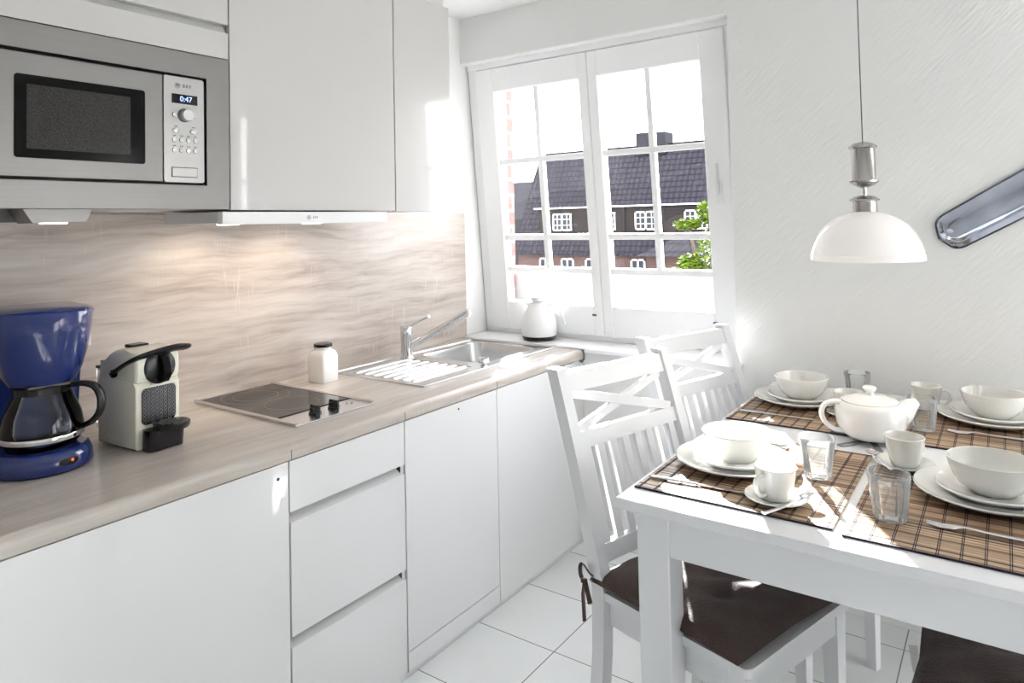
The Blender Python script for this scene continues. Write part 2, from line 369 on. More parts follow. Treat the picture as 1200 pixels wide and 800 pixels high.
# ------------------------------------------------------------------ mesh helper
class MB:
    def __init__(s): s.bm = bmesh.new(); s.mi = 0
    def _mark(s, faces):
        for f in faces: f.material_index = s.mi
    def box(s, x0, x1, y0, y1, z0, z1, bev=0.0, seg=2, mat=None):
        vs = [s.bm.verts.new((x, y, z)) for x in (x0, x1) for y in (y0, y1) for z in (z0, z1)]
        idx = [(0, 1, 3, 2), (4, 6, 7, 5), (0, 4, 5, 1), (2, 3, 7, 6), (0, 2, 6, 4), (1, 5, 7, 3)]
        fs = [s.bm.faces.new([vs[i] for i in f]) for f in idx]
        s._mark(fs)
        if bev > 0:
            es = list({e for f in fs for e in f.edges})
            r = bmesh.ops.bevel(s.bm, geom=es + vs, offset=bev, segments=seg, affect='EDGES', profile=0.5)
            s._mark(r['faces']); 
            vs = list({v for f in r['faces'] for v in f.verts} | {v for v in vs if v.is_valid})
        if mat is not None:
            for v in vs:
                if v.is_valid: v.co = mat @ v.co
        return s
    def prism(s, pts, axis, a, b, bev=0.0):
        """pts 2D polygon in the plane normal to axis; extruded from a to b"""
        def P(p, t):
            return {'x': (t, p[0], p[1]), 'y': (p[0], t, p[1]), 'z': (p[0], p[1], t)}[axis]
        A = [s.bm.verts.new(P(p, a)) for p in pts]; B = [s.bm.verts.new(P(p, b)) for p in pts]
        n = len(pts); fs = [s.bm.faces.new(A[::-1]), s.bm.faces.new(B)]
        for i in range(n): fs.append(s.bm.faces.new((A[i], A[(i + 1) % n], B[(i + 1) % n], B[i])))
        s._mark(fs)
        if bev > 0:
            es = list(fs[0].edges) + list(fs[1].edges)
            r = bmesh.ops.bevel(s.bm, geom=es, offset=bev, segments=3, affect='EDGES', profile=0.5); s._mark(r['faces'])
        return s
    def lathe(s, prof, c=(0, 0, 0), n=40, mod=None, M4=None):
        rings = []
        for r, z in prof:
            if r < 1e-6:
                v = s.bm.verts.new((0, 0, z)); rings.append([v])
            else:
                rings.append([s.bm.verts.new(((r if not mod else mod(r, z, 2 * PI * i / n)) * math.cos(2 * PI * i / n),
                                              (r if not mod else mod(r, z, 2 * PI * i / n)) * math.sin(2 * PI * i / n), z)) for i in range(n)])
        fs = []
        for a, b in zip(rings, rings[1:]):
            for i in range(n):
                j = (i + 1) % n
                if len(a) == 1 and len(b) == 1: continue
                if len(a) == 1: fs.append(s.bm.faces.new((a[0], b[j], b[i])))
                elif len(b) == 1: fs.append(s.bm.faces.new((a[i], a[j], b[0])))
                else: fs.append(s.bm.faces.new((a[i], a[j], b[j], b[i])))
        s._mark(fs)
        T = M4 if M4 is not None else Matrix.Translation(c)
        for ring in rings:
            for v in ring: v.co = T @ v.co
        return s
    def tube(s, pts, rad, n=12, cap=True, flat=None, up=(0, 0, 1), smooth_path=True):
        """sweep an ellipse along pts; rad number or list; flat=(w,h) multipliers"""
        pts = [Vector(p) for p in pts]; m = len(pts)
        if not hasattr(rad, '__len__'): rad = [rad] * m
        if m >= 4 and smooth_path:
            P_ = [pts[0] * 2 - pts[1]] + pts + [pts[-1] * 2 - pts[-2]]; o, ro = [], []
            for i in range(m - 1):
                a0, a1, a2, a3 = P_[i:i + 4]
                for k in range(6):
                    t = k / 6
                    o.append(0.5 * (2 * a1 + (a2 - a0) * t + (2 * a0 - 5 * a1 + 4 * a2 - a3) * t * t + (3 * a1 - a0 - 3 * a2 + a3) * t ** 3))
                    ro.append(rad[i] * (1 - t) + rad[i + 1] * t)
            o.append(pts[-1]); ro.append(rad[-1]); pts, rad, m = o, ro, len(o)
        w, h = flat if flat else (1, 1)
        rings = []; prev = None
        for i, p in enumerate(pts):
            t = (pts[min(i + 1, m - 1)] - pts[max(i - 1, 0)]).normalized()
            if prev is None:
                u = Vector(up)
                if abs(u.dot(t)) > 0.95: u = Vector((1, 0, 0))
                sd = t.cross(u).normalized()
            else:
                sd = (prev - t * prev.dot(t)).normalized()
            prev = sd
            u2 = sd.cross(t).normalized()
            rings.append([s.bm.verts.new(p + (sd * math.cos(2 * PI * k / n) * w + u2 * math.sin(2 * PI * k / n) * h) * rad[i]) for k in range(n)])
        fs = []
        for a, b in zip(rings, rings[1:]):
            for k in range(n): fs.append(s.bm.faces.new((a[k], a[(k + 1) % n], b[(k + 1) % n], b[k])))
        if cap: fs += [s.bm.faces.new(rings[0][::-1]), s.bm.faces.new(rings[-1])]
        s._mark(fs); return s
    def bar(s, p, q, w, h, side=(0, 1, 0)):
        """rectangular bar from p to q, w along side, h across"""
        p, q = Vector(p), Vector(q); t = (q - p).normalized(); sd = Vector(side); sd = (sd - t * sd.dot(t)).normalized(); u = t.cross(sd)
        c = []
        for e in (p, q):
            c += [s.bm.verts.new(e + sd * a * w / 2 + u * b * h / 2) for a, b in ((-1, -1), (1, -1), (1, 1), (-1, 1))]
        fs = [s.bm.faces.new([c[i] for i in f]) for f in ((3, 2, 1, 0), (4, 5, 6, 7), (0, 1, 5, 4), (1, 2, 6, 5), (2, 3, 7, 6), (3, 0, 4, 7))]
        s._mark(fs)
        es = list({e for f in fs for e in f.edges})
        r = bmesh.ops.bevel(s.bm, geom=es, offset=min(w, h) * 0.12, segments=2, affect='EDGES', profile=0.5); s._mark(r['faces'])
        return s
    def build(s, name, mats, parent=None, smooth=False, auto=None):
        me = bpy.data.meshes.new(name)
        bmesh.ops.recalc_face_normals(s.bm, faces=s.bm.faces)
        if smooth:
            for f in s.bm.faces: f.smooth = True
            ang = math.radians(auto if auto else 38)
            for e in s.bm.edges:
                if len(e.link_faces) == 2 and e.calc_face_angle(0) > ang: e.smooth = False
        s.bm.to_mesh(me); s.bm.free()
        if not isinstance(mats, (list, tuple)): mats = [mats]
        for m in mats: me.materials.append(M[m] if isinstance(m, str) else m)
        o = bpy.data.objects.new(name, me); COL.objects.link(o)
        if parent is not None: o.parent = parent
        return o

def text_mesh(name, body, size, mat, parent, loc, rot, extrude=0.0004, scale_x=1.0):
    cu = bpy.data.curves.new(name, 'FONT'); cu.body = body; cu.size = size; cu.extrude = extrude
    cu.align_x = 'CENTER'; cu.align_y = 'CENTER'
    tmp = bpy.data.objects.new(name + '_src', cu); COL.objects.link(tmp)
    dg = bpy.context.evaluated_depsgraph_get()
    me = bpy.data.meshes.new_from_object(tmp.evaluated_get(dg)); me.name = name
    bpy.data.objects.remove(tmp); bpy.data.curves.remove(cu)
    me.materials.clear(); me.materials.append(M[mat])
    o = bpy.data.objects.new(name, me); COL.objects.link(o); o.parent = parent
    o.location = loc; o.rotation_euler = rot; o.scale = (scale_x, 1, 1)
    return o

def rrect(x0, x1, y0, y1, r, n=6):
    out = []
    for cx, cy, a in ((x1 - r, y1 - r, 0), (x0 + r, y1 - r, 90), (x0 + r, y0 + r, 180), (x1 - r, y0 + r, 270)):
        for k in range(n + 1):
            t = math.radians(a + 90 * k / n); out.append((cx + r * math.cos(t), cy + r * math.sin(t)))
    return out

def sub(o, part): o.parent = part; return o
def struct(o): o['kind'] = 'structure'; return o

XL = -0.045      # left wall face
YW = 2.62        # window wall face
ZC = 2.34        # ceiling

# ------------------------------------------------------------------ room shell
struct(MB().box(XL, 4.2, -2.2, YW, -0.06, 0).build('floor', 'tile'))
struct(MB().box(XL - 0.2, 4.2, -2.2, YW, ZC, ZC + 0.08).build('ceiling', 'ceiling'))
struct(MB().box(XL - 0.2, XL, -2.2, 2.96, -0.06, ZC + 0.0).build('wall_left', 'wall_white'))
b = MB()
b.box(1.264, 2.42, YW, 2.98, -0.06, ZC)                     # right of the opening
b.box(3.48, 4.2, YW, 2.98, -0.06, ZC); b.box(2.42, 3.48, YW, 2.98, -0.06, 0.79); b.box(2.42, 3.48, YW, 2.98, 2.20, ZC)   # around the added, unseen fill window
b.box(XL, 1.264, YW, 2.98, -0.06, 0.79)                    # below
b.prism([(YW, 2.124), (2.98, 2.32), (2.98, ZC), (YW, ZC)], 'x', XL, 1.264)   # lintel, soffit splayed up outside
struct(b.build('wall_window', 'wall'))
# outer brick leaf with its reveal
b = MB()
b.box(-2.2, -0.048, 2.985, 3.06, -5.8, 3.2); b.box(1.36, 2.40, 2.985, 3.06, -5.8, 3.2); b.box(3.52, 4.2, 2.985, 3.06, -5.8, 3.2)
b.box(2.40, 3.52, 2.985, 3.06, -5.8, 0.74); b.box(2.40, 3.52, 2.985, 3.06, 2.38, 3.2)
b.box(-0.048, 1.36, 2.985, 3.06, -5.8, 0.74); b.box(-0.048, 1.36, 2.985, 3.06, 2.38, 3.2)
struct(b.build('wall_brick_outside', 'brick_near'))
struct(MB().box(XL - .1, -0.012, 2.91, 2.95, 0.79, 2.30).build('trim_outer_casing', 'ext_white'))
struct(MB().box(-0.30, 1.60, 3.075, 3.125, 0.79, 1.090, 0.004).build('trim_outer_parapet', 'ext_white'))
struct(MB().box(0.0, 1.36, 2.86, 3.14, 0.745, 0.79, 0.006).build('trim_outer_sill', 'ext_white'))
struct(MB().box(XL, 1.264, 2.6215, 2.80, 2.119, 2.1245).build('trim_reveal_head', 'frame_white'))
struct(MB().box(1.2615, 1.266, 2.6215, 2.86, 0.80, 2.119).build('trim_reveal_jamb', 'frame_white'))
# inner sill
b = MB(); b.box(XL, 1.262, 2.606, 2.86, 0.792, 0.808, 0.003); b.box(0.625, 1.285, 2.590, 2.64, 0.790, 0.8085, 0.004)
struct(b.build('trim_window_sill', 'frame_white'))
b = MB(); b.box(3.6, 3.7, -1.9, YW, -0.06, ZC)
struct(b.build('wall_right', 'wall'))
b = MB(); b.box(XL, 3.7, -2.0, -1.9, -0.06, ZC)
struct(b.build('wall_back', 'wall'))
struct(MB().box(0.64, 3.6, YW - 0.012, YW, 0, 0.06, 0.002).build('baseboard_window', 'ceiling'))

# ------------------------------------------------------------------ window (leans in a little)
W = empty('window_1', (0, 2.79, 0.812)); W.rotation_euler = (math.radians(5.15), 0, 0); W['kind'] = 'structure'
b = MB()
b.box(XL + 0.004, 0.012, 0.0, 0.07, 0, 1.34, 0.004); b.box(1.228, 1.262, 0.0, 0.07, 0, 1.34, 0.004)
b.box(XL + 0.004, 1.262, 0.0, 0.07, -0.005, 0.02, 0.004); b.box(XL + 0.004, 1.262, -0.006, 0.07, 1.285, 1.335, 0.004)
b.box(XL + 0.004, 1.262, 0.04, 0.12, 1.33, 1.50)
b.build('window_frame', 'frame_white', W)
def sash(x0, x1, gx0, gx1, nm):
    b = MB(); t0, t1 = -0.012, 0.045
    b.box(x0, gx0, t0, t1, 0.018, 1.28, 0.005); b.box(gx1, x1, t0, t1, 0.018, 1.28, 0.005)
    b.box(gx0 - 0.003, gx1 + 0.003, t0 + 0.0005, t1, 0.018, 0.155, 0.005); b.box(gx0 - 0.003, gx1 + 0.003, t0 + 0.0005, t1, 1.168, 1.28, 0.005)
    s = b.build('sash', 'frame_white', W)
    b = MB(); xm = (gx0 + gx1) / 2
    for h in (0.831, 0.465): b.box(gx0, gx1, -0.002, 0.03, h - 0.013, h + 0.013, 0.003)
    b.box(gx0, gx1, -0.002, 0.03, 0.298, 0.324, 0.003)
    b.box(xm - 0.0125, xm + 0.0125, -0.001, 0.029, 0.31, 1.17, 0.003)
    b.build('glazing_bars', 'frame_white', s)
    MB().box(gx0, gx1, 0.012, 0.016, 0.31, 1.17).build('glass_pane', 'pane', s)
    MB().box(gx0, gx1, 0.012, 0.016, 0.150, 0.305).build('lower_glass_pane', 'pane', s)
    MB().box(gx1 - 0.005, gx1 + 0.014, -0.016, -0.010, 0.112, 0.120).build('hinge_pin', 'print_grey', s)
W2 = MB()
W2.box(2.42, 2.48, 2.80, 2.86, 0.79, 2.20); W2.box(3.42, 3.48, 2.80, 2.86, 0.79, 2.20); W2.box(2.48, 3.42, 2.80, 2.86, 0.79, 0.86); W2.box(2.48, 3.42, 2.80, 2.86, 2.12, 2.20)
W2.box(2.925, 2.975, 2.80, 2.86, 0.86, 2.12); W2.box(2.48, 3.42, 2.82, 2.845, 1.26, 1.285); W2.box(2.48, 3.42, 2.82, 2.845, 1.66, 1.685)
w2 = struct(W2.build('window_added_fill', 'frame_white'))  # added out of view to bring more daylight into the room
MB().box(2.48, 3.42, 2.828, 2.832, 0.86, 2.12).build('glass_pane', 'pane', w2)
sash(0.010, 0.6255, 0.113, 0.579, 'l')
sash(0.627, 1.232, 0.674, 1.130, 'r')
hd = MB().box(1.170, 1.196, -0.022, -0.011, 0.60, 0.69, 0.004)
h = hd.build('window_handle', 'white_plastic', W)
MB().box(1.177, 1.190, -0.040, -0.026, 0.63, 0.76, 0.005).build('handle_lever', 'alu', h)
MB().tube([(1.183, -0.028, 0.645), (1.183, -0.014, 0.645)], 0.006).build('handle_spindle', 'alu', h)

# ------------------------------------------------------------------ base units
FX = 0.607   # front face plane
ZT = 0.800   # worktop top
ZU = 0.761   # underside
def base_unit(name, y0, y1, label, fronts=True):
    root = empty(name, (0.30, (y0 + y1) / 2, 0), 0, label, 'cabinet', 'base units along the left wall')
    return root
def par(o, root):
    """keep world coordinates of a mesh built in world space when parented"""
    o.parent = root; o.matrix_parent_inverse = Matrix.Translation(-Vector(root.location)); return o
G = 0.0015
# tall door units at the left
for (y0, y1, nm, lb, hole) in ((-0.15, 0.494, 'base_cabinet', 'white gloss base unit nearest the camera, mostly out of frame at bottom left', False),
                         (0.494, 1.1165, 'base_cabinet', 'white gloss base unit with one wide door below the blue coffee maker', True)):
    r = base_unit(nm, y0, y1, lb)
    par(MB().box(0.0, 0.585, y0 + G, y1 - G, 0.02, ZU - 0.001).build('carcass', 'carcass'), r)
    b = MB().box(0.588, FX, y0 + G, y1 - G, 0.018, ZU - 0.003, 0.0015)
    dr = par(b.build('door', 'gloss'), r)
    if hole: sub(MB().lathe([(0, 0), (0.004, 0), (0.004, 0.0008), (0, 0.0008)], n=16, M4=Matrix.Translation((FX - 0.0001, 1.084, 0.724)) @ Matrix.Rotation(PI / 2, 4, 'Y')).build('lock_hole', 'dark_gap'), dr)
# drawer unit
y0, y1 = 1.1165, 1.5305
r = base_unit('drawer_cabinet', y0, y1, 'white gloss drawer unit with three handleless drawers under the small hob'); 
b = MB().box(0.0, 0.560, y0 + G, y1 - G, 0.02, ZU - 0.001)
b.box(0.56, 0.600, y1 - 0.014, y1 - G, 0.02, ZU - 0.001); b.box(0.56, 0.600, y0 + G, y0 + 0.004, 0.02, ZU - 0.001)
par(b.build('carcass', 'carcass'), r)
def drawer(z0, z1, grip):
    zt = z1
    if grip:   # sloping finger grip behind the top edge
        p = [(0.588, z0), (FX, z0), (FX, zt - 0.001), (FX - 0.002, zt), (0.602, zt), (0.588, zt)]
    else:
        p = [(0.588, z0), (FX, z0), (FX, zt), (0.588, zt)]
    d = par(MB().prism(p, 'y', y0 + 0.004 if grip else y0 + G, y1 - 0.004 if not grip else y1 - 0.004).build('drawer', 'gloss'), r)
    if grip: sub(MB().prism([(0.6045, zt), (0.568, zt + 0.027), (0.5615, zt + 0.027), (0.5615, zt - .01), (0.5875, zt - .01), (0.5875, zt)], 'y', y0 + 0.004, y1 - 0.0145).build('grip_groove', 'groove_dk'), d)
    return d
drawer(0.631, ZU - 0.003, False)
drawer(0.322, 0.604, True)
drawer(0.018, 0.294, True)
for z in (0.6055, 0.2955): par(MB().box(0.5605, 0.5995, y1 - 0.0155, y1 - 0.0142, z, z + 0.026).build('groove_end_shade', 'print_grey'), r)  # dark sheet painted in for the shade of the deep groove end
# dishwasher front
y0, y1 = 1.5305, 1.993
r = base_unit('dishwasher_cabinet', y0, y1, 'white gloss integrated appliance unit, tall door above a low strip, right of the drawers')
par(MB().box(0.0, 0.585, y0 + G, y1 - G, 0.02, ZU - 0.001).build('carcass', 'carcass'), r)
dr = par(MB().box(0.588, FX, y0 + G, y1 - G, 0.078, ZU - 0.003, 0.0015).build('door', 'gloss'), r)
par(MB().box(0.588, FX, y0 + G, y1 - G, 0.018, 0.075, 0.0015).build('kick_strip', 'gloss'), r)
sub(MB().lathe([(0, 0), (0.0035, 0), (0.0035, 0.0008), (0, 0.0008)], n=16, M4=Matrix.Translation((FX - 0.0001, 1.783, 0.737)) @ Matrix.Rotation(PI / 2, 4, 'Y')).build('lock_hole', 'dark_gap'), dr)
# sink unit
y0, y1 = 1.993, 2.535
r = base_unit('sink_cabinet', y0, y1, 'white gloss base unit under the sink, next to the window wall')
b = MB(); b.box(0.0, 0.585, y0 + G, y1 - G, 0.02, 0.60); b.box(0.50, 0.585, y0 + G, y1 - G, 0.60, ZU - 0.001); 
par(b.build('carcass', 'carcass'), r)
par(MB().box(0.588, FX, y0 + G, y1 - G, 0.018, ZU - 0.003, 0.0015).build('door', 'gloss'), r)
par(MB().box(0.585, 0.603, y1, YW - 0.002, 0.018, ZU - 0.003).build('filler_strip', 'carcass'), r)
pl = MB().box(0.55, 0.600, -0.15, YW - 0.004, 0.0, 0.017)
tag(pl.build('plinth', 'alu'), 'low metal plinth strip running under the white base units', 'plinth')

# ------------------------------------------------------------------ worktop with sink cut-out
BX0, BX1, BY0, BY1 = 0.085, 0.425, 2.150, 2.535
WT = empty('worktop', (0.3, 1.2, ZU), 0, 'pale grey oak worktop with rounded front edge along the left wall', 'worktop')
b = MB()
fr = [(0.50, ZU)] + [(0.609, ZU)] + [(0.612, ZU + 0.004)]
for k in range(7):
    t = math.radians(90 * k / 6); fr.append((0.594 + 0.018 * math.cos(t), ZT - 0.018 + 0.018 * math.sin(t)))
fr.append((0.50, ZT))
b.prism(fr, 'y', -0.15, 2.604)
b.box(XL, 0.50, -0.15, BY0, ZU, ZT)
b.box(XL, BX0, BY0, 2.604, ZU, ZT); b.box(BX1, 0.50, BY0, 2.604, ZU, ZT); b.box(BX0, BX1, BY1, 2.604, ZU, ZT)
par(b.build('oak_top', 'worktop'), WT)
for yy in (1.120, 1.527, 1.99):
    par(MB().box(0.6115, 0.6128, yy, yy + 0.0016, ZU + 0.001, ZT - 0.014).build('edge_seam', 'print_grey'), WT)
b = MB(); b.box(0.52, 0.617, 2.604, 2.612, ZU - 0.004, ZT + 0.001); b.box(0.565, 0.613, 2.585, 2.606, ZU - 0.012, ZU - 0.001)
par(b.build('end_profile', 'steel_dk'), WT)

tag(MB().box(XL + .0005, XL + 0.010, -0.15, 2.622, ZT + .0005, 1.396).build('splashback', 'splash'), 'pale grey-brown oak splashback panel behind the worktop', 'splashback')

# ------------------------------------------------------------------ sink
S = empty('kitchen_sink', (0.27, 2.1, ZT), 0, 'stainless steel inset sink with ridged drainer and one bowl', 'sink')
def spar(o): return par(o, S)
b = MB(); zt = ZT + 0.003
sx0, sx1, sy0, sy1 = 0.030, 0.485, 1.745, 2.572
b.prism(rrect(sx0, BX0 + .001, sy0, sy1, 0.012), 'z', ZT, zt)
b.box(BX1, sx1, sy0 + .01, sy1 - .005, ZT, zt); b.box(BX0, BX1, BY1, sy1, ZT, zt); b.box(BX0, BX1, 2.085, BY0, ZT, zt)
b.box(BX0, BX1, sy0, 1.775, ZT, zt)
# raised outer lip
b.tube([(sx0 + .004, sy0, zt), (sx0 + .004, sy1 - .005, zt), (sx1, sy1 - .005, zt), (sx1, sy0 + 0.004, zt), (sx0 + .004, sy0 + .004, zt)], 0.0032, 8, smooth_path=False)
spar(b.build('sink_rim', 'steel_lt', smooth=True))
b = MB(); b.box(BX0, BX1, 1.775, 2.085, ZT, ZT + 0.0012)
for k in range(7):
    xx = BX0 + 0.024 + k * 0.048
    b.tube([(xx, 1.785, ZT + .0004), (xx, 1.80, ZT + .003), (xx, 2.06, ZT + .003), (xx, 2.075, ZT + .0004)], 0.0075, 10, flat=(1, 0.55), smooth_path=False)
spar(b.build('drainer', 'steel_lt', smooth=True))
# bowl: inner shell
b = MB(); rings = []
for (ins, z) in ((0, zt), (0.004, ZT - 0.006), (0.008, ZT - 0.10), (0.02, ZT - 0.145), (0.05, ZT - 0.155)):
    rings.append([b.bm.verts.new((x, y, z)) for x, y in rrect(BX0 + ins, BX1 - ins, BY0 + ins, BY1 - ins, 0.05, 8)])
for a_, b_ in zip(rings, rings[1:]):
    n = len(a_)
    for i in range(n): b.bm.faces.new((a_[i], a_[(i + 1) % n], b_[(i + 1) % n], b_[i]))
b.bm.faces.new(rings[-1])
# corner infill of the flange
for (cx, cy, a) in ((BX1, BY1, 0), (BX0, BY1, 90), (BX0, BY0, 180), (BX1, BY0, 270)):
    ox = cx - 0.05 * (1 if a in (0, 270) else -1); oy = cy - 0.05 * (1 if a in (0, 90) else -1)
    arc = [(ox + 0.05 * math.cos(math.radians(a + 90 * k / 8)), oy + 0.05 * math.sin(math.radians(a + 90 * k / 8))) for k in range(9)]
    b.bm.faces.new([b.bm.verts.new((x, y, zt)) for x, y in arc + [(cx, cy)]])
ob = spar(b.build('bowl', 'steel_lt', smooth=True))
spar(MB().lathe([(0, 0), (0.04, 0), (0.042, 0.003), (0.03, 0.004), (0, 0.002)], (0.25, 2.345, ZT - 0.1555), 28).build('drain', 'chrome', smooth=True))
# waste control knob on the front rim
kb = MB().lathe([(0, 0), (0.013, 0), (0.013, 0.002), (0.008, 0.004), (0.008, 0.012), (0.021, 0.014), (0.022, 0.028), (0.02, 0.031), (0, 0.032)], (0.455, 2.118, zt), 28)
spar(kb.build('waste_knob', 'chrome', smooth=True))

# tap
T = empty('mixer_tap', (0.070, 2.10, zt), 0, 'chrome single-lever mixer tap standing between drainer and sink bowl', 'tap')
MB().lathe([(0, 0), (0.029, 0), (0.029, 0.004), (0.0245, 0.006), (0.024, 0.085), (0.0252, 0.087), (0.0252, 0.125), (0.023, 0.129), (0, 0.130)], n=32).build('tap_body', 'chrome', T, True)
d = Vector((0.95, 0.36, 0)).normalized()
p0 = d * 0.015 + Vector((0, 0, 0.045)); p1 = d * 0.275 + Vector((0, 0, 0.192))
sp = MB().tube([p0, p0.lerp(p1, 0.5), p0.lerp(p1, 0.93), p1], [0.015, 0.014, 0.0135, 0.012], 16).build('spout', 'chrome', T, True)
e = p1 - d * 0.006
MB().tube([e + Vector((0, 0, 0.004)), e + Vector((0, 0, -0.022))], 0.0115, 16).build('aerator', 'chrome', sp, True)
MB().tube([d * 0.012 + Vector((0, 0, 0.122)), d * 0.04 + Vector((0, 0, 0.142)), d * 0.10 + Vector((0, 0, 0.168))], [0.008, 0.0065, 0.006], 12, flat=(1.5, 0.8)).build('lever', 'chrome', T, True)

# ------------------------------------------------------------------ hob
H = empty('ceramic_hob', (0.25, 1.37, ZT), 0, 'narrow black ceramic hob with steel frame and two black knobs', 'hob')
hx0, hx1, hy0, hy1 = -0.008, 0.502, 1.222, 1.512
def hpar(o): return par(o, H)
b = MB(); b.box(hx0, hx1, hy0, hy1, ZT, ZT + 0.005, 0.002); hpar(b.build('steel_frame', 'steel_lt'))
for yy in (hy0 + .005, hy1 - .005): hpar(MB().tube([(hx0, yy, ZT + .006), (hx1 - .004, yy, ZT + .006)], 0.0052, 10).build('side_rail', 'steel_lt', smooth=True))
hpar(MB().box(0.004, 0.395, hy0 + .011, hy1 - .011, ZT + 0.005, ZT + 0.0075, 0.0006).build('glass_plate', 'hob_glass'))
for cx, cy, rr in ((0.11, 1.365, 0.070), (0.11, 1.365, 0.105), (0.285, 1.370, 0.082)):
    b = MB(); n = 48; zz = ZT + 0.0077
    A = [b.bm.verts.new((cx + (rr) * math.cos(2 * PI * i / n), cy + rr * math.sin(2 * PI * i / n), zz)) for i in range(n)]
    B = [b.bm.verts.new((cx + (rr - .0012) * math.cos(2 * PI * i / n), cy + (rr - .0012) * math.sin(2 * PI * i / n), zz)) for i in range(n)]
    for i in range(n): b.bm.faces.new((A[i], A[(i + 1) % n], B[(i + 1) % n], B[i]))
    hpar(b.build('cooking_zone_ring', 'hob_print'))
for yy in (1.332, 1.402):
    k = hpar(MB().lathe([(0, 0), (0.0185, 0), (0.0185, 0.005), (0.0155, 0.007), (0.015, 0.020), (0, 0.0205)], (0.442, yy, ZT + .005), 28).build('knob', 'black', smooth=True))
    sub(MB().box(0.424, 0.460, yy - .0045, yy + .0045, ZT + .012, ZT + .030, 0.0015).build('knob_grip', 'black'), k)
for dx, dy in ((0, 0), (.011, .011), (-.011, .011), (.0, .022)):
    hpar(MB().lathe([(0, 0), (0.003, 0), (0.003, 0.0006), (0, 0.0006)], (0.440 + dx, 1.452 + dy, ZT + .005), 10).build('indicator_dot', 'print_grey'))

# ------------------------------------------------------------------ wall units
CX = 0.40
U = empty('wall_cabinet', (0.18, 0.79, 1.8), 0, 'pale grey gloss wall cabinet holding the built-in microwave', 'cabinet', 'wall units above the worktop')
def upar(o): return par(o, U)
b = MB()
b.box(XL + .001, 0.375, 0.470, 0.484, 1.400, ZC - .002); b.box(XL + .001, 0.375, 1.078, 1.091, 1.400, ZC - .002)
b.box(XL + .001, 0.375, 0.484, 1.078, 1.400, 1.412); b.box(XL + .001, 0.375, 0.484, 1.078, 1.800, ZC - .004)
upar(b.build('carcass', 'carcass'))
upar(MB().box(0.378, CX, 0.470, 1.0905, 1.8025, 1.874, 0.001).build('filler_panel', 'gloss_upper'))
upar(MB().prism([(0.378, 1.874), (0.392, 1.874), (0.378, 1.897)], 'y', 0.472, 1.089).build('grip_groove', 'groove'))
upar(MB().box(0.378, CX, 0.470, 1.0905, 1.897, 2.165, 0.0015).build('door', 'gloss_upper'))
U2 = empty('wall_cabinet', (0.18, 1.4, 1.8), 0, 'wide pale grey gloss wall cabinet above the slim extractor hood', 'cabinet', 'wall units above the worktop')
par(MB().box(XL + .001, 0.375, 1.094, 1.716, 1.397, ZC - .002).build('carcass', 'carcass'), U2)
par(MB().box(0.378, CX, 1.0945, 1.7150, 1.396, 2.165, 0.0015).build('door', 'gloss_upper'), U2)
U3 = empty('wall_cabinet', (0.18, 1.87, 1.8), 0, 'narrow pale grey gloss wall cabinet nearest the window, reflecting it', 'cabinet', 'wall units above the worktop')
par(MB().box(XL + .001, 0.375, 1.719, 2.012, 1.396, ZC - .002).build('carcass', 'carcass'), U3)
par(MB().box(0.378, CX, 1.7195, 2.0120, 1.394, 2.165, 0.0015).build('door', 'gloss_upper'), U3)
b = MB().box(0.05, 0.06, 1.725, 1.75, 1.36, 1.394)

# microwave
Q = empty('microwave_oven', (0.2, 0.79, 1.4), 0, 'built-in stainless steel microwave with dark window and control panel', 'microwave')
def qpar(o, p=None): return par(o, Q) if p is None else o
FY0, FY1, FZ0, FZ1 = 0.474, 1.0885, 1.398, 1.7995
OY0, OY1, OZ0, OZ1 = 0.508, 1.0245, 1.4600, 1.7400    # opening in the trim frame
b = MB()
b.box(0.380, 0.404, FY0, FY1, OZ1, FZ1, 0.0012); b.box(0.380, 0.404, FY0, FY1, FZ0, OZ0, 0.0012)
b.box(0.380, 0.404, FY0, OY0, OZ0 - .002, OZ1 + .002); b.box(0.380, 0.404, OY1, FY1, OZ0 - .002, OZ1 + .002)
qpar(b.build('trim_frame', 'steel'))
qpar(MB().box(0.10, 0.376, OY0 - .004, OY1 + .004, 1.413, OZ1 + 0.01).build('oven_body', 'dark_gap'))
qpar(MB().box(0.377, 0.398, 0.514, 0.9115, OZ0 + 0.0065, OZ1 - 0.0065, 0.0015).build('oven_door', 'steel'))
b = MB().prism(rrect(0.592, 0.867, 1.507, 1.6865, 0.007), 'x', 0.3981, 0.3995)
wb = qpar(b.build('window_surround', 'black_gloss'))
sub(MB().box(0.3995, 0.4000, 0.615, 0.832, 1.527, 1.666).build('window_screen', 'screen'), wb)
cp = qpar(MB().prism(rrect(0.9130, 1.0190, OZ0 + 0.0060, OZ1 - 0.0060, 0.006), 'x', 0.377, 0.400).build('control_panel', 'panel_light'))
fx = 0.4002
dsp = qpar(MB().box(fx, fx + .0006, 0.933, 1.001, 1.666, 1.690).build('display', 'display'))
RX = (PI / 2, 0, PI / 2)
sub(text_mesh('clock_digits', '0:47', 0.019, 'digits', None, (fx + .0012, 0.970, 1.678), RX), dsp)
def disc(y, z, r, th, mat, nm, par_, sy=1.0, seg=24):
    return par_(MB().lathe([(0, 0), (r, 0), (r, th * .8), (r * .92, th), (0, th)], n=seg, M4=Matrix.Translation((fx, y, z)) @ Matrix.Rotation(PI / 2, 4, 'Y') @ Matrix.Diagonal((1, sy, 1, 1))).build(nm, mat, smooth=True))
disc(0.9655, 1.637, 0.0175, 0.002, 'print_grey', 'dial_ring', lambda o: sub(o, cp))
disc(0.9690, 1.637, 0.0155, 0.016, 'button', 'dial', lambda o: sub(o, cp))
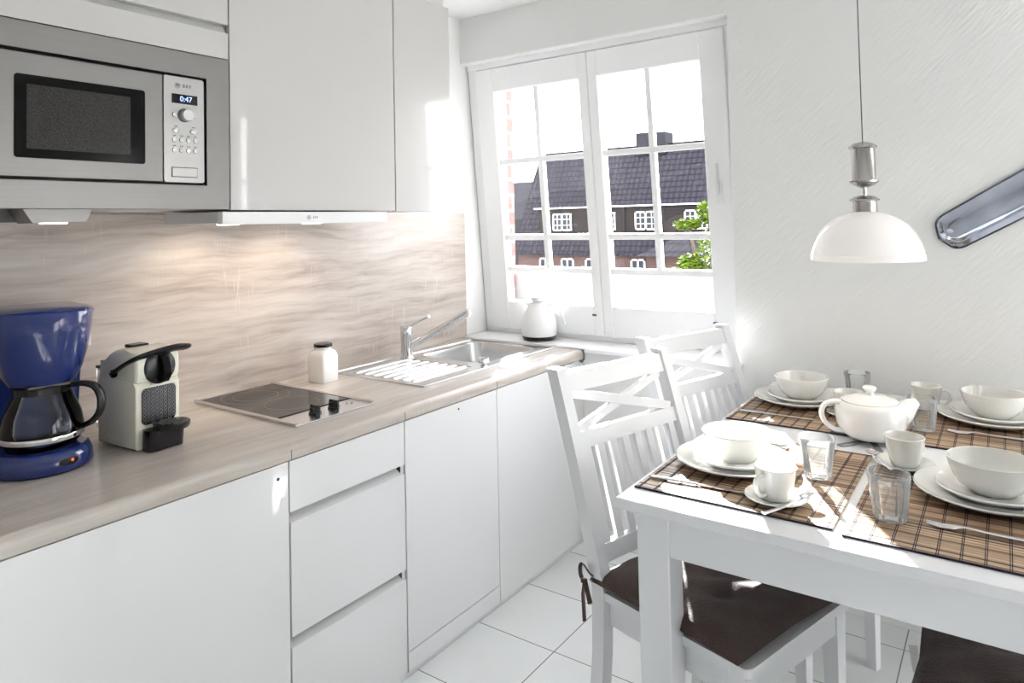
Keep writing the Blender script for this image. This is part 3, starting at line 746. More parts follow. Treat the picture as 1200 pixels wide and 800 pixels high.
for (y, z, rr, sy) in [(0.940, 1.637, .006, 1), (0.9955, 1.637, .005, 1), (0.9445, 1.5975, .0065, 1.6), (0.9905, 1.5975, .0065, 1.6)] + \
                  [(0.9395 + i * 0.0185, z, .0062, 1) for z in (1.5735, 1.5475) for i in range(4)]:
    disc(y, z, rr, 0.0025, 'button', 'push_button', lambda o: sub(o, cp), sy)
for (y, z) in [(0.9395 + i * 0.0185, z + .0105) for z in (1.5735, 1.5475) for i in range(4)] + [(0.9445, 1.608), (0.9905, 1.608)]:
    sub(MB().box(fx, fx + .0003, y - .004, y + .004, z - .0012, z + .0012).build('printed_symbol', 'print_grey'), cp)
b = MB(); b.box(fx, fx + .0004, 0.9315, 1.0, 1.479, 1.5045); qpar(b.build('release_outline', 'dark_gap'))
qpar(MB().box(fx, fx + .0022, 0.933, 0.9985, 1.4805, 1.503, 0.0008).build('door_release_button', 'panel_light'))
# round emblem and letters
def ring_yz(y, z, ro, ri, x, nm, mat):
    b = MB(); n = 28
    A = [b.bm.verts.new((x, y + ro * math.cos(2 * PI * i / n), z + ro * math.sin(2 * PI * i / n))) for i in range(n)]
    B = [b.bm.verts.new((x, y + ri * math.cos(2 * PI * i / n), z + ri * math.sin(2 * PI * i / n))) for i in range(n)]
    for i in range(n): b.bm.faces.new((A[i], A[(i + 1) % n], B[(i + 1) % n], B[i]))
    return b.build(nm, mat)
qpar(ring_yz(0.9475, 1.7115, 0.0072, 0.0060, fx + .0004, 'emblem_ring', 'print_grey'))
qpar(text_mesh('emblem_letter', 'N', 0.010, 'print_grey', None, (fx + .0006, 0.9475, 1.7115), RX))
qpar(text_mesh('maker_lettering', 'E F F', 0.0115, 'print_grey', None, (fx + .0006, 0.9735, 1.7115), RX))

# extractor hood
Hd = empty('extractor_hood', (0.2, 1.37, 1.36), 0, 'slim white pull-out extractor hood below the wide wall cabinet', 'extractor hood')
def dpar(o): return par(o, Hd)
dpar(MB().box(0.110, 0.386, 1.068, 1.660, 1.3615, 1.3925, 0.001).build('hood_body', 'alu'))
dpar(MB().box(0.386, 0.3885, 1.072, 1.656, 1.3625, 1.391).build('shadow_gap', 'dark_gap'))
dpar(MB().box(0.3885, 0.412, 1.062, 1.664, 1.3575, 1.3915, 0.0015).build('front_strip', 'white_plastic'))
fx2 = 0.4124
dpar(ring_yz(1.342, 1.3745, 0.0065, 0.0054, fx2, 'emblem_ring', 'print_grey'))
dpar(text_mesh('emblem_letter', 'N', 0.0085, 'print_grey', None, (fx2 + .0002, 1.342, 1.3745), RX))
dpar(text_mesh('maker_lettering', 'E F F', 0.009, 'print_grey', None, (fx2 + .0002, 1.3665, 1.3745), RX))
for yy in (1.22, 1.53):
    dpar(MB().lathe([(0, 0), (0.030, 0), (0.032, 0.002), (0.032, 0.005)], (0.19, yy, 1.3570), 28).build('downlight', 'led_warm', smooth=True))
# wedge light under the microwave
Lf = empty('under_cabinet_light', (0.3, 0.69, 1.37), 0, 'small steel wedge light fitting under the microwave cabinet', 'lamp')
b = MB().prism([(0.614, 1.3998), (0.757, 1.3998), (0.742, 1.370), (0.634, 1.367)], 'x', 0.30, 0.379)
par(b.build('housing', 'steel'), Lf)
par(MB().box(0.16, 0.300, 0.60, 0.70, 1.372, 1.3998).build('driver_box', 'print_grey'), Lf)
par(MB().lathe([(0, 0), (0.026, 0), (0.028, 0.003)], (0.345, 0.688, 1.3655), 24).build('lamp_disc', 'led_warm'), Lf)

# socket behind the coffee maker
so = empty('wall_socket', (XL + .010, 0.886, 1.07), 0, 'white wall socket on the splashback behind the blue coffee maker', 'socket')
MB().box(0, 0.012, -0.042, 0.042, -0.045, 0.045, 0.003).build('cover_plate', 'white_plastic', so)
MB().lathe([(0.0, 0.004), (0.019, 0.004), (0.021, 0.0135), (0.024, 0.0135), (0.024, 0.010)], n=28, M4=Matrix.Rotation(PI / 2, 4, 'Y')).build('socket_insert', 'white_plastic', so, True)

# ------------------------------------------------------------------ blue coffee maker
K = empty('coffee_maker', (0.236, 0.706, ZT), math.radians(-6), 'blue filter coffee maker with glass jug at the left end of the worktop', 'coffee maker')
def stadium(a0, a1, w, rb=0.03, n=12):
    """back corners rounded rb, front fully round; a along local x"""
    pts = []
    for k in range(n * 2 + 1):
        t = math.radians(-90 + 180 * k / (2 * n)); pts.append((a1 - w + w * math.cos(t), w * math.sin(t)))
    for k in range(7):
        t = math.radians(90 + 90 * k / 6); pts.append((a0 + rb + rb * math.cos(t), w - rb + rb * math.sin(t)))
    for k in range(7):
        t = math.radians(180 + 90 * k / 6); pts.append((a0 + rb + rb * math.cos(t), -w + rb + rb * math.sin(t)))
    return pts
def loft(secs, cap=True):
    """secs: list of (pts, z)"""
    b = MB(); R = [[b.bm.verts.new((x, y, z)) for x, y in p] for p, z in secs]
    for A, B in zip(R, R[1:]):
        n = len(A)
        for i in range(n): b.bm.faces.new((A[i], A[(i + 1) % n], B[(i + 1) % n], B[i]))
    if cap: b.bm.faces.new(R[0][::-1]); b.bm.faces.new(R[-1])
    return b
loft([(stadium(-.150, .102, .098), 0.001), (stadium(-.152, .108, .103), 0.008), (stadium(-.150, .106, .101), 0.03), (stadium(-.146, .099, .095), 0.046), (stadium(-.14, .090, .086), 0.050)]).build('base', 'blue', K, True, 50)
MB().lathe([(0, 0.050), (0.070, 0.050), (0.072, 0.053), (0, 0.054)], n=36).build('hot_plate', 'black', K, True)
loft([(rrect(-.150, -.058, -.100, .100, .015), 0.045), (rrect(-.150, -.062, -.100, .100, .015), 0.12), (rrect(-.150, -.05, -.102, .102, .015), 0.225), (rrect(-.152, -.02, -.106, .106, .015), 0.363)]).build('water_column', 'blue', K, True, 50)
loft([(stadium(-.150, .060, .070, .02), 0.196), (stadium(-.151, .075, .083), 0.222), (stadium(-.152, .088, .094), 0.262), (stadium(-.153, .099, .102), 0.315), (stadium(-.155, .105, .106), 0.360), (stadium(-.153, .102, .103), 0.364)]).build('filter_housing', 'blue', K, True, 50)
loft([(stadium(-.150, .098, .099), 0.364), (stadium(-.145, .092, .094), 0.3685)]).build('lid', 'blue', K, True, 50)
MB().box(-.03, .06, -.045, .045, .188, .200, .004).build('drip_collar', 'black', K)
sw = MB(); sw.lathe([(0, 0), (0.012, 0), (0.0125, .003), (0, .005)], n=24, M4=Matrix.Rotation(math.radians(14), 4, 'Z') @ Matrix.Translation((0.1035, 0.0, 0.026)) @ Matrix.Rotation(PI / 2, 4, 'Y') @ Matrix.Diagonal((0.75, 1.7, 1, 1)))
# carafe
cj = empty('coffee_jug', (0, 0, 0)); cj.parent = K; cj.location = (0.005, 0, 0.0545)
pr = [(0.066, 0.0), (0.076, 0.006), (0.083, 0.022), (0.0835, 0.04), (0.078, 0.07), (0.066, 0.10), (0.056, 0.122), (0.053, 0.135)]
MB().lathe(pr + [(r - .0022, z) for r, z in pr[::-1]] + [(0, 0.002)], n=48).build('glass_bowl', 'carafe', cj, True)
MB().lathe([(0.0842, 0.016), (0.0848, 0.018), (0.0848, 0.026), (0.0842, 0.028)], n=48).build('metal_band', 'chrome', cj, True)
MB().lathe([(0, .128), (0.05, .128), (0.058, .120), (0.0595, .135), (0.054, .141), (0, .143)], n=40).build('jug_lid', 'black', cj, True)
hz = math.radians(52)
def hdir(r, z): return (r * math.cos(hz), r * math.sin(hz), z)
MB().tube([hdir(.05, .131), hdir(.085, .134), hdir(.112, .126), hdir(.126, .100), hdir(.124, .068), hdir(.108, .045), hdir(.086, .034)], [.008, .009, .011, .012, .011, .010, .008], 12, flat=(1.3, .75)).build('jug_handle', 'black', cj, True)
sw.build('power_switch', 'black', K, True)
MB().lathe([(0, 0), (.0035, 0), (0, .002)], n=12, M4=Matrix.Rotation(math.radians(18), 4, 'Z') @ Matrix.Translation((0.108, 0.0, 0.0275)) @ Matrix.Rotation(PI / 2, 4, 'Y')).build('pilot_lamp', 'red_led', K)

# ------------------------------------------------------------------ espresso machine
E_ = empty('espresso_machine', (0.245, 0.927, ZT), math.radians(4), 'cream capsule espresso machine with black lever and drip tray', 'espresso machine')
hw = 0.059
side_lo = [(-.088, .004), (.085, .004), (.085, .158), (.070, .175), (-.078, .175), (-.088, .165)]
b = MB().prism(side_lo, 'y', -hw, hw, 0.006); b.build('lower_body', 'cream', E_, True, 30)
hp = [(-.085, .160), (.070, .160), (.084, .168), (.088, .185), (.088, .215), (.080, .240)]
for k in range(1, 8):
    t = math.radians(60 + 90 * k / 7); hp.append((.030 + .088 * math.cos(t) - .025 * k / 7, .160 + .088 * math.sin(t)))
hp += [(-.080, .205), (-.086, .180)]
b = MB().prism(hp, 'y', -hw + .0005, hw - .0005, 0.010); b.build('head', 'cream', E_, True, 30)
b = MB().box(-.05, .03, -hw - .0005, -hw + .004, .172, .180, .002); b.build('side_groove', 'cream', E_)
b = MB().prism(rrect(-.045, .045, .062, .152, .012), 'x', .0855, .0880); fp = b.build('grille_panel', 'black', E_)
b = MB()
for i in range(8):
    for j in range(9):
        yy = -.0385 + i * .011; zz = .069 + j * .0095 + (0.00475 if i % 2 else 0)
        if zz < .150: b.lathe([(0.0045, 0), (0.0045, .0007), (0.0037, .0007), (.0037, 0)], n=6, M4=Matrix.Translation((.088, yy, zz)) @ Matrix.Rotation(PI / 2, 4, 'Y'))
b.build('grille_honeycomb', 'steel_dk', fp)
MB().lathe([(0, 0), (.042, 0), (.042, .004), (.039, .006), (0, .008)], n=40, M4=Matrix.Translation((.085, .002, .200)) @ Matrix.Rotation(PI / 2, 4, 'Y')).build('brew_disc', 'black', E_, True)
b = MB().prism([(.090, .160), (.106, .164), (.118, .180), (.116, .205), (.104, .226), (.090, .230)], 'y', -.005, .017, .003); b.build('capsule_blade', 'black_gloss', E_, True, 40)
# lever arching over the head
pts = [(-.005, -.066, .186), (.03, -.068, .204), (.065, -.066, .220), (.094, -.050, .234), (.108, -.01, .243), (.114, .030, .246), (.112, .058, .243), (.090, .070, .236)]
MB().tube(pts, [.006, .0065, .007, .009, .010, .0115, .010, .006], 12, flat=(1.5, .7)).build('lever', 'black', E_, True)
MB().lathe([(0, 0), (.0105, 0), (.0105, .010), (0, .012)], n=24, M4=Matrix.Translation((-.006, -.056, .186)) @ Matrix.Rotation(PI / 2, 4, 'X')).build('lever_pivot', 'black_gloss', E_, True)
MB().box(-.03, .01, -.022, .022, .243, .252, .003).build('power_button', 'black', E_)
MB().box(-.122, -.089, -.045, .045, .03, .185, .004).build('water_tank', 'clear', E_)
MB().box(-.124, -.087, -.046, .046, .186, .194, .003).build('tank_lid', 'black', E_)
loft([(rrect(.080, .125, -.046, .046, .012), 0.002), (rrect(.080, .135, -.047, .047, .02), 0.05), (rrect(.080, .135, -.047, .047, .02), 0.053)]).build('drip_tray', 'black', E_, True)
MB().lathe([(0, 0.048), (.040, .050), (.043, .056), (.043, .063), (.040, .065), (0, .065)], (0.122, .012, 0), 36).build('cup_stand', 'black', E_, True)
b = MB()
for i in range(-3, 4):
    for j in range(-3, 4):
        if i * i + j * j < 12: b.box(.122 + i * .0095 - .003, .122 + i * .0095 + .003, .012 + j * .0095 - .003, .012 + j * .0095 + .003, .0650, .0662)
b.build('stand_grid', 'print_grey', E_)
text_mesh('embossed_lettering', 'INISSIA', 0.020, 'cream', E_, (-.008, -hw - .0001, .024), (PI / 2, 0, 0), 0.0006, 1.15)

# ------------------------------------------------------------------ storage jar, thermos
J = empty('storage_jar', (0.106, 1.640, ZT), math.radians(6), 'square white ceramic jar with flat black lid between hob and sink', 'jar')
loft([(rrect(-.036, .036, -.036, .036, .006), 0), (rrect(-.038, .038, -.038, .038, .007), .004), (rrect(-.038, .038, -.038, .038, .007), .090), (rrect(-.034, .034, -.034, .034, .014), .106), (rrect(-.029, .029, -.029, .029, .0285), .113), (rrect(-.028, .028, -.028, .028, .0275), .122)]).build('jar_body', 'jar', J, True, 35)
MB().lathe([(0, .122), (.031, .122), (.0325, .124), (.0325, .131), (.030, .1335), (0, .134)], n=36).build('lid', 'black', J, True)

V = empty('vacuum_jug', (0.330, 2.700, 0.8085), 0, 'white vacuum jug with black base standing on the window sill', 'jug')
MB().lathe([(0, 0), (.058, 0), (.072, .004), (.078, .016), (.078, .020), (0, .020)], n=44).build('base_ring', 'black', V, True)
MB().lathe([(0.076, .019), (.080, .024), (.083, .05), (.081, .08), (.070, .115), (.052, .145), (.042, .162), (.040, .172), (0, .174)], n=44).build('body', 'white_plastic', V, True)
MB().lathe([(0, .172), (.026, .172), (.033, .176), (.034, .192), (.031, .196), (0, .197)], n=32).build('stopper', 'white_plastic', V, True)
dv = Vector((0.93, 0.36, 0)).normalized()
MB().tube([dv * .040 + Vector((0, 0, .160)), dv * .075 + Vector((0, 0, .158)), dv * .105 + Vector((0, 0, .12)), dv * .120 + Vector((0, 0, .070))], [.010, .010, .009, .006], 12, flat=(1.4, .7)).build('handle', 'white_plastic', V, True)
MB().tube([dv * -.034 + Vector((0, 0, .150)), dv * -.056 + Vector((0, 0, .168))], [.012, .007], 12).build('spout', 'white_plastic', V, True)

# ------------------------------------------------------------------ dining table
ZTB = 0.755
TX0, TX1, TY0, TY1 = 1.396, 2.290, 1.352, 2.606
D = empty('dining_table', (1.84, 1.98, 0), 0, 'large white wooden dining table with laid breakfast settings', 'table')
b = MB(); b.box(TX0, TX1, TY0, TY1, ZTB - .020, ZTB, .0025)
b2 = loft([([(TX0 + .025, TY0 + .025), (TX1 - .025, TY0 + .025), (TX1 - .025, TY1 - .012), (TX0 + .025, TY1 - .012)], ZTB - .034), ([(TX0 + .002, TY0 + .002), (TX1 - .002, TY0 + .002), (TX1 - .002, TY1 - .002), (TX0 + .002, TY1 - .002)], ZTB - .0195)])
me = bpy.data.meshes.new('t'); b2.bm.to_mesh(me); b2.bm.free(); b.bm.from_mesh(me); bpy.data.meshes.remove(me)
par(b.build('tabletop', 'furn_white'), D)
b = MB(); az0 = 0.638
b.box(TX0 + .10, TX1 - .10, TY0 + .042, TY0 + .062, az0, ZTB - .034, .001); b.box(TX0 + .10, TX1 - .10, TY1 - .062, TY1 - .042, az0, ZTB - .034, .001)
b.box(TX0 + .042, TX0 + .062, TY0 + .10, TY1 - .10, az0, ZTB - .034, .001); b.box(TX1 - .062, TX1 - .042, TY0 + .10, TY1 - .10, az0, ZTB - .034, .001)
par(b.build('apron', 'furn_white'), D)
for x in (TX0 + .034, TX1 - .034 - .072):
    for y in (TY0 + .034, TY1 - .034 - .072):
        par(MB().box(x, x + .072, y, y + .072, 0, ZTB - .034, .003).build('leg', 'furn_white'), D)

# ------------------------------------------------------------------ chairs
def cushion_mesh(w=.44, d=.43, t=.066):
    b = MB(); n = 22
    def top(u, v):
        f = max(0, (1 - abs(u) ** 4) * (1 - abs(v) ** 4)) ** 0.42
        z = t * .5 * f
        for (cu, cv) in ((-.33, -.33), (.33, -.33), (-.33, .33), (.33, .33), (0, 0)):
            z -= .014 * math.exp(-((u - cu) ** 2 + (v - cv) ** 2) / .015)
        z += (.0035 * math.sin(7 * u + 3 * v) + .002 * math.sin(15 * v - 9 * u)) * f
        return z
    pull = lambda u, v: 1 - .045 * (1 - abs(u * v)) * max(abs(u), abs(v)) ** 3
    g = {}
    for s_ in (1, -1):
        for i in range(n + 1):
            for j in range(n + 1):
                u = -1 + 2 * i / n; v = -1 + 2 * j / n
                edge = i in (0, n) or j in (0, n)
                if edge and s_ == -1: g[(s_, i, j)] = g[(1, i, j)]; continue
                k = pull(u, v)
                z = 0 if edge else s_ * (top(u, v) if s_ > 0 else t * .5 * max(0, (1 - abs(u) ** 6) * (1 - abs(v) ** 6)) ** .35 * .55)
                g[(s_, i, j)] = b.bm.verts.new((u * d / 2 * k, v * w / 2 * k, z))
        for i in range(n):
            for j in range(n):
                q = [g[(s_, i, j)], g[(s_, i + 1, j)], g[(s_, i + 1, j + 1)], g[(s_, i, j + 1)]]
                b.bm.faces.new(q if s_ > 0 else q[::-1])
    return b

def make_chair(label):
    """local: faces +x, origin on the floor under the seat centre"""
    c = empty('dining_chair', (0, 0, 0), 0, label, 'chair', 'white wooden chairs at the dining table')
    m = 'furn_white'; hw = .2085
    SH = .452
    def back_x(z):   # lean of the rear posts
        return -.195 if z < SH else -.195 - .150 * ((z - SH) / (.962 - SH)) ** 1.12
    for s_ in (-1, 1):
        nm = 'rear_post'
        zs = [0.0, .15, .30, SH, .55, .65, .75, .85, .962]
        xs = [-.232, -.215, -.20] + [back_x(z) for z in zs[3:]]
        b = MB(); rings = []
        for x, z in zip(xs, zs):
            dpt = .020 if z > .3 else .019
            rings.append([b.bm.verts.new((x + a * dpt, s_ * hw + t_ * .0165, z)) for a, t_ in ((-1, -1), (1, -1), (1, 1), (-1, 1))])
        for A, B in zip(rings, rings[1:]):
            for k in range(4): b.bm.faces.new((A[k], A[(k + 1) % 4], B[(k + 1) % 4], B[k]))
        b.bm.faces.new(rings[0][::-1]); b.bm.faces.new(rings[-1])
        es = [e for e in b.bm.edges]
        b.build('leg' if False else 'rear_post', m, c)
        # tapered front leg
        b = loft([(rrect(.162, .190, s_ * .188 - .014, s_ * .188 + .014, .002), 0), (rrect(.155, .197, s_ * .188 - .021, s_ * .188 + .021, .002), SH - .012)])
        b.build('front_leg', m, c)
    b = MB(); b.prism(rrect(-.215, .215, -.222, .222, .016), 'z', SH - .020, SH, .003); b.build('seat', m, c)
    b = MB(); b.box(.172, .192, -.170, .170, SH - .085, SH - .020, .001)
    for s_ in (-1, 1): b.box(-.178, .158, s_ * .192 - .010, s_ * .192 + .010, SH - .085, SH - .020, .001)
    b.box(-.205, -.188, -.19, .19, SH - .085, SH - .020, .001)
    b.build('seat_frame', m, c)
    iy = hw - .0165
    def rail(z0, z1, nm, th=.020):
        b = MB(); zs = [z0, (z0 + z1) / 2, z1]
        A = [[b.bm.verts.new((back_x(z) + a * th / 2, y, z)) for a in (-1, 1)] for y in (-iy, iy) for z in (z0, z1)]
        (l0, l1), (l2, l3), (r0, r1), (r2, r3) = A
        for f in ((l0, l2, l3, l1), (r0, r1, r3, r2), (l0, l1, r1, r0), (l2, r2, r3, l3), (l0, r0, r2, l2), (l1, l3, r3, r1)): b.bm.faces.new(f)
        return b.build(nm, m, c)
    rail(.900, .950, 'top_rail', .022); rail(.765, .803, 'middle_rail'); rail(.505, .545, 'lower_rail')
    zc0, zc1 = .803, .900
    for a_, b_ in ((-1, 1), (1, -1)):
        bb = MB(); off = 0.004 if a_ > 0 else -0.004
        bb.bar((back_x(zc0) + off, a_ * (iy - .012), zc0 + .004), (back_x(zc1) + off, b_ * (iy - .012), zc1 - .004), .024, .012, side=(0, .4, 1))
        bb.build('cross_brace', m, c)
    ns = 8; pitch = 2 * iy / ns
    for k in range(ns):
        y = -iy + pitch * (k + .5)
        bb = MB(); bb.bar((back_x(.54) , y, .54), (back_x(.655), y, .655), .0235, .010); 
        bb.bm.free(); bb = MB()
        rings = []
        for z in (.540, .60, .66, .72, .768):
            rings.append([bb.bm.verts.new((back_x(z) + a * .0055, y + t_ * .0118, z)) for a, t_ in ((-1, -1), (1, -1), (1, 1), (-1, 1))])
        for A, B in zip(rings, rings[1:]):
            for q in range(4): bb.bm.faces.new((A[q], A[(q + 1) % 4], B[(q + 1) % 4], B[q]))
        bb.bm.faces.new(rings[0][::-1]); bb.bm.faces.new(rings[-1])
        bb.build('back_slat', m, c)
    return c

ch1 = make_chair('white wooden cross-back chair nearest the camera, at the near left place of the table')
ch2 = copy_tree(ch1); ch2['label'] = 'white wooden cross-back chair standing close to the window wall, behind the nearest one'
ch3 = copy_tree(ch1); ch3['label'] = 'white wooden chair at the right side of the table, almost wholly out of frame'
CH = ((ch1, 1.510, 1.676, -16), (ch2, 1.508, 2.212, -17.5), (ch3, 2.150, 1.62, 180))
for c, x, y, a in CH: c.location = (x, y, 0); c.rotation_euler = (0, 0, math.radians(a))
def make_cushion(label, loc, a, ties=True):
    c = empty('seat_cushion', loc, math.radians(a), label, 'cushion', 'brown seat cushions')
    cu = cushion_mesh().build('cushion_pad', 'brown', c, True, 80)
    if ties:
        b = MB(); p = Vector((-.197, -.192, .002))
        loop = [p, p + Vector((-.010, -.022, .010)), p + Vector((-.018, -.032, .028)), p + Vector((-.026, -.034, .036)), p + Vector((-.034, -.035, .026)), p + Vector((-.032, -.036, .006)), p + Vector((-.022, -.034, -.006))]
        b.tube(loop, .0035, 8, flat=(1.5, .6))
        b.tube([p + Vector((-.020, -.034, .0)), p + Vector((-.023, -.038, -.035)), p + Vector((-.018, -.040, -.098))], .0045, 8, flat=(1.4, .5))
        b.tube([p + Vector((-.020, -.034, -.003)), p + Vector((-.008, -.038, -.022)), p + Vector((.004, -.040, -.048))], .0045, 8, flat=(1.4, .5))
        b.box(p.x - .028, p.x - .014, p.y - .042, p.y - .029, p.z - .010, p.z + .002, .003)
        b.build('tie_ribbon', 'brown', c, True)
    return c
z = .452 + .019
ct = make_cushion('brown seat cushion with ribbon tie on the nearest white chair', (1.505, 1.655, z), -18)
c2 = make_cushion('brown seat cushion on the chair standing close to the window wall', (1.508, 2.205, z), -17.5, False)
c3 = make_cushion('dark brown seat cushion with white label on the chair at the right edge', (2.135, 1.60, z), 180, False)
bb = MB(); bb.bar((.221, -.045, -.002), (.214, -.040, -.052), .016, .0014, side=(1, .15, 0)); bb.build('care_label', 'label', c3)

# ------------------------------------------------------------------ tableware
MATZ = ZTB + 0.0045
def make_mat(label, x0, y0, w, l, rz=0):
    b = MB(); n = int(l / .006)
    for k in range(n):
        y = (k + .5) * .006
        b.box(0, w, y - .0026, y + .0026, 0.0005, 0.0030)
    b.mi = 1
    nt = 12
    for k in range(nt):
        x = .010 + (w - .020) * k / (nt - 1)
        for dx in (-.0019, .0012): b.box(x + dx, x + dx + .0013, 0.0, l, 0.0, 0.0037)
    b.box(0, w, -.0022, .0004, 0, .0036); b.box(0, w, l - .0004, l + .0022, 0, .0036)
    o = b.build('placemat', ['bamboo', 'thread'])
    o.location = (x0, y0, ZTB + .0003); o.rotation_euler = (0, 0, math.radians(rz))
    return tag(o, label, 'placemat', 'bamboo placemats')
make_mat('bamboo placemat at the near left place, sunlit at its front edge', 1.408, 1.428, .405, .480, 0)
make_mat('bamboo placemat at the far left place by the window wall', 1.405, 2.055, .40, .465, 0)
make_mat('bamboo placemat at the near right place, under glass and fork', 1.832, 1.412, .405, .480, 0)
make_mat('bamboo placemat at the far right place by the wall', 1.858, 2.062, .405, .465, 0)

def shell(prof_out, th=.0035, foot=.002):
    """outer profile from base to rim -> closed thin shell"""
    inner = []
    for i, (r, z) in enumerate(prof_out):
        a = prof_out[max(0, i - 1)]; c = prof_out[min(len(prof_out) - 1, i + 1)]
        t = Vector((c[0] - a[0], c[1] - a[1])).normalized(); nrm = Vector((-t.y, t.x))
        inner.append((max(0, r + nrm.x * th), z + nrm.y * th))
    rim = ((prof_out[-1][0] + inner[-1][0]) / 2, prof_out[-1][1] + th * .35)
    return [(0, prof_out[0][1] + foot * .5)] + prof_out + [rim] + inner[::-1] + [(0, inner[0][1])]
plate_big = MB().lathe(shell([(.072, 0), (.078, .002), (.105, .006), (.125, .013), (.136, .020)]), n=64).build('dinner_plate', 'stoneware', smooth=True)
plate_small = MB().lathe(shell([(.055, 0), (.060, .002), (.080, .006), (.094, .012), (.102, .018)]), n=64).build('side_plate', 'stoneware', smooth=True)
bowl0 = MB().lathe(shell([(.040, 0), (.044, .003), (.058, .014), (.070, .031), (.077, .050), (.0805, .066)], .004), n=64).build('cereal_bowl', 'stoneware', smooth=True)
sau0 = MB().lathe(shell([(.036, 0), (.040, .002), (.052, .005), (.063, .010)], .003), n=56).build('saucer', 'stoneware', smooth=True)

def place(o, x, y, z, label, cat, group, first, rz=0):
    c = o if first else o.copy()
    if not first: COL.objects.link(c)
    c.location = (x, y, z); c.rotation_euler = (0, 0, math.radians(rz))
    return tag(c, label, cat, group)
SET = [('near left', 1.552, 1.672), ('far left', 1.545, 2.345), ('near right', 2.052, 1.745), ('far right', 2.048, 2.395)]
for i, (nm, x, y) in enumerate(SET):
    place(plate_big, x, y, MATZ - .0005, f'large pale stoneware plate lowest of the stack at the {nm} place', 'plate', 'dinner plates', i == 0)
    place(plate_small, x + .006, y + .004, MATZ + .0065, f'small pale stoneware plate under the bowl at the {nm} place', 'plate', 'side plates', i == 0)
    place(bowl0, x + .006, y + .006, MATZ + .0135, f'deep pale stoneware bowl on plates at the {nm} place', 'bowl', 'cereal bowls', i == 0)

cup0 = empty('coffee_cup', (0, 0, 0))
prof = [(.026, 0), (.029, .002), (.0325, .012), (.037, .035), (.0415, .060), (.0435, .066)]
MB().lathe(shell(prof, .0032), n=48).build('cup_body', 'stoneware', cup0, True)
MB().tube([(.038, 0, .054), (.052, 0, .056), (.062, 0, .045), (.060, 0, .028), (.047, 0, .016), (.033, 0, .014)], [.0045, .0045, .0048, .0048, .0045, .004], 12, flat=(1.3, .8)).build('cup_handle', 'stoneware', cup0, True)
CUPS = [('near left', 1.690, 1.508, -112, 'its handle towards the camera'), ('far left', 1.705, 2.255, 60, 'half hidden by the teapot handle'),
        ('near right', 1.888, 1.866, 60, 'beside the teapot'), ('far right', 1.885, 2.455, 0, 'near the wall behind the tumbler')]
for i, (nm, x, y, a, ex) in enumerate(CUPS):
    place(sau0, x, y, MATZ - .0003 if True else 0, f'small pale saucer under the cup at the {nm} place', 'saucer', 'saucers', i == 0)
    c = cup0 if i == 0 else copy_tree(cup0)
    c.location = (x, y, MATZ + .0035); c.rotation_euler = (0, 0, math.radians(a))
    tag(c, f'pale stoneware cup at the {nm} place, {ex}', 'cup', 'coffee cups')

def flute(n=10, dep=.075):
    def f(r, z, t):
        k = 1.0 if z < .066 else max(0, 1 - (z - .066) / .010)
        return r * (1 + dep * k * (abs(math.cos(n * t / 2)) - .6))
    return f
tum0 = MB().lathe([(0, .001), (.026, 0), (.029, .003), (.0305, .02), (.034, .05), (.0365, .072), (.038, .078), (.0385, .088), (.0378, .0895), (.0366, .088), (.0355, .080), (.033, .066), (.029, .03), (.026, .014), (.018, .011), (0, .010)], n=72, mod=flute()).build('tumbler', 'tumbler', smooth=True)
TUM = [('near left', 1.733, 1.694), ('far left', 1.695, 2.455), ('near right', 1.897, 1.532), ('far right', 1.895, 2.205)]
for i, (nm, x, y) in enumerate(TUM):
    place(tum0, x, y, MATZ - .0005 if i != 1 else MATZ - .0005, f'clear fluted glass tumbler at the {nm} place', 'glass', 'tumblers', i == 0)

# cutlery: along +x, tines/bowl at +x end
def make_fork():
    e = empty('fork', (0, 0, 0)); 
    b = MB()
    b.tube([(-.10, 0, .0028), (-.06, 0, .003), (-.0, 0, .0045), (.035, 0, .007), (.055, 0, .0035)], [.0050, .0046, .0030, .0028, .0080], 10, flat=(1.5, .42), up=(0, 0, 1))
    b.build('handle', 'cutlery', e, True)
    b = MB()
    for k in (-1.5, -.5, .5, 1.5):
        b.tube([(.052, k * .0052, .0036), (.075, k * .0055, .0022), (.098, k * .005, .0055)], [.0022, .0020, .0012], 8, flat=(1, .7))
    b.build('tines', 'cutlery', e, True)
    return e
def make_knife():
    e = empty('table_knife', (0, 0, 0))
    MB().tube([(-.105, 0, .003), (-.06, 0, .0035), (.0, 0, .003)], [.0048, .0052, .004], 10, flat=(1.4, .6)).build('handle', 'cutlery', e, True)
    MB().prism([(0, -.004), (.085, -.009), (.105, -.004), (.108, .004), (.0, .0045)], 'z', .0018, .0034).build('blade', 'cutlery', e)
    return e
def make_spoon():
    e = empty('teaspoon', (0, 0, 0))
    MB().tube([(-.075, 0, .006), (-.04, 0, .0035), (.01, 0, .003), (.034, 0, .004)], [.0050, .0040, .0024, .0030], 10, flat=(1.3, .45)).build('handle', 'cutlery', e, True)
    pr = [(0, 0), (.006, .0006), (.011, .0026), (.014, .0052), (.0135, .0058), (.0105, .0036), (.006, .0016), (0, .0012)]
    MB().lathe(pr, n=28, M4=Matrix.Translation((.051, 0, .0006)) @ Matrix.Diagonal((1.5, 1, 1, 1))).build('spoon_bowl', 'cutlery', e, True)
    return e
fork0 = make_fork(); knife0 = make_knife(); spoon0 = make_spoon()
def put(o, first, x, y, z, a, label, cat, group, ry=0):
    c = o if first else copy_tree(o)
    c.location = (x, y, z); c.rotation_euler = (0, math.radians(ry), math.radians(a)); return tag(c, label, cat, group)
put(fork0, True, 2.055, 1.545, MATZ, 183, 'steel fork lying on the near right placemat in front of the plates', 'fork', 'forks')
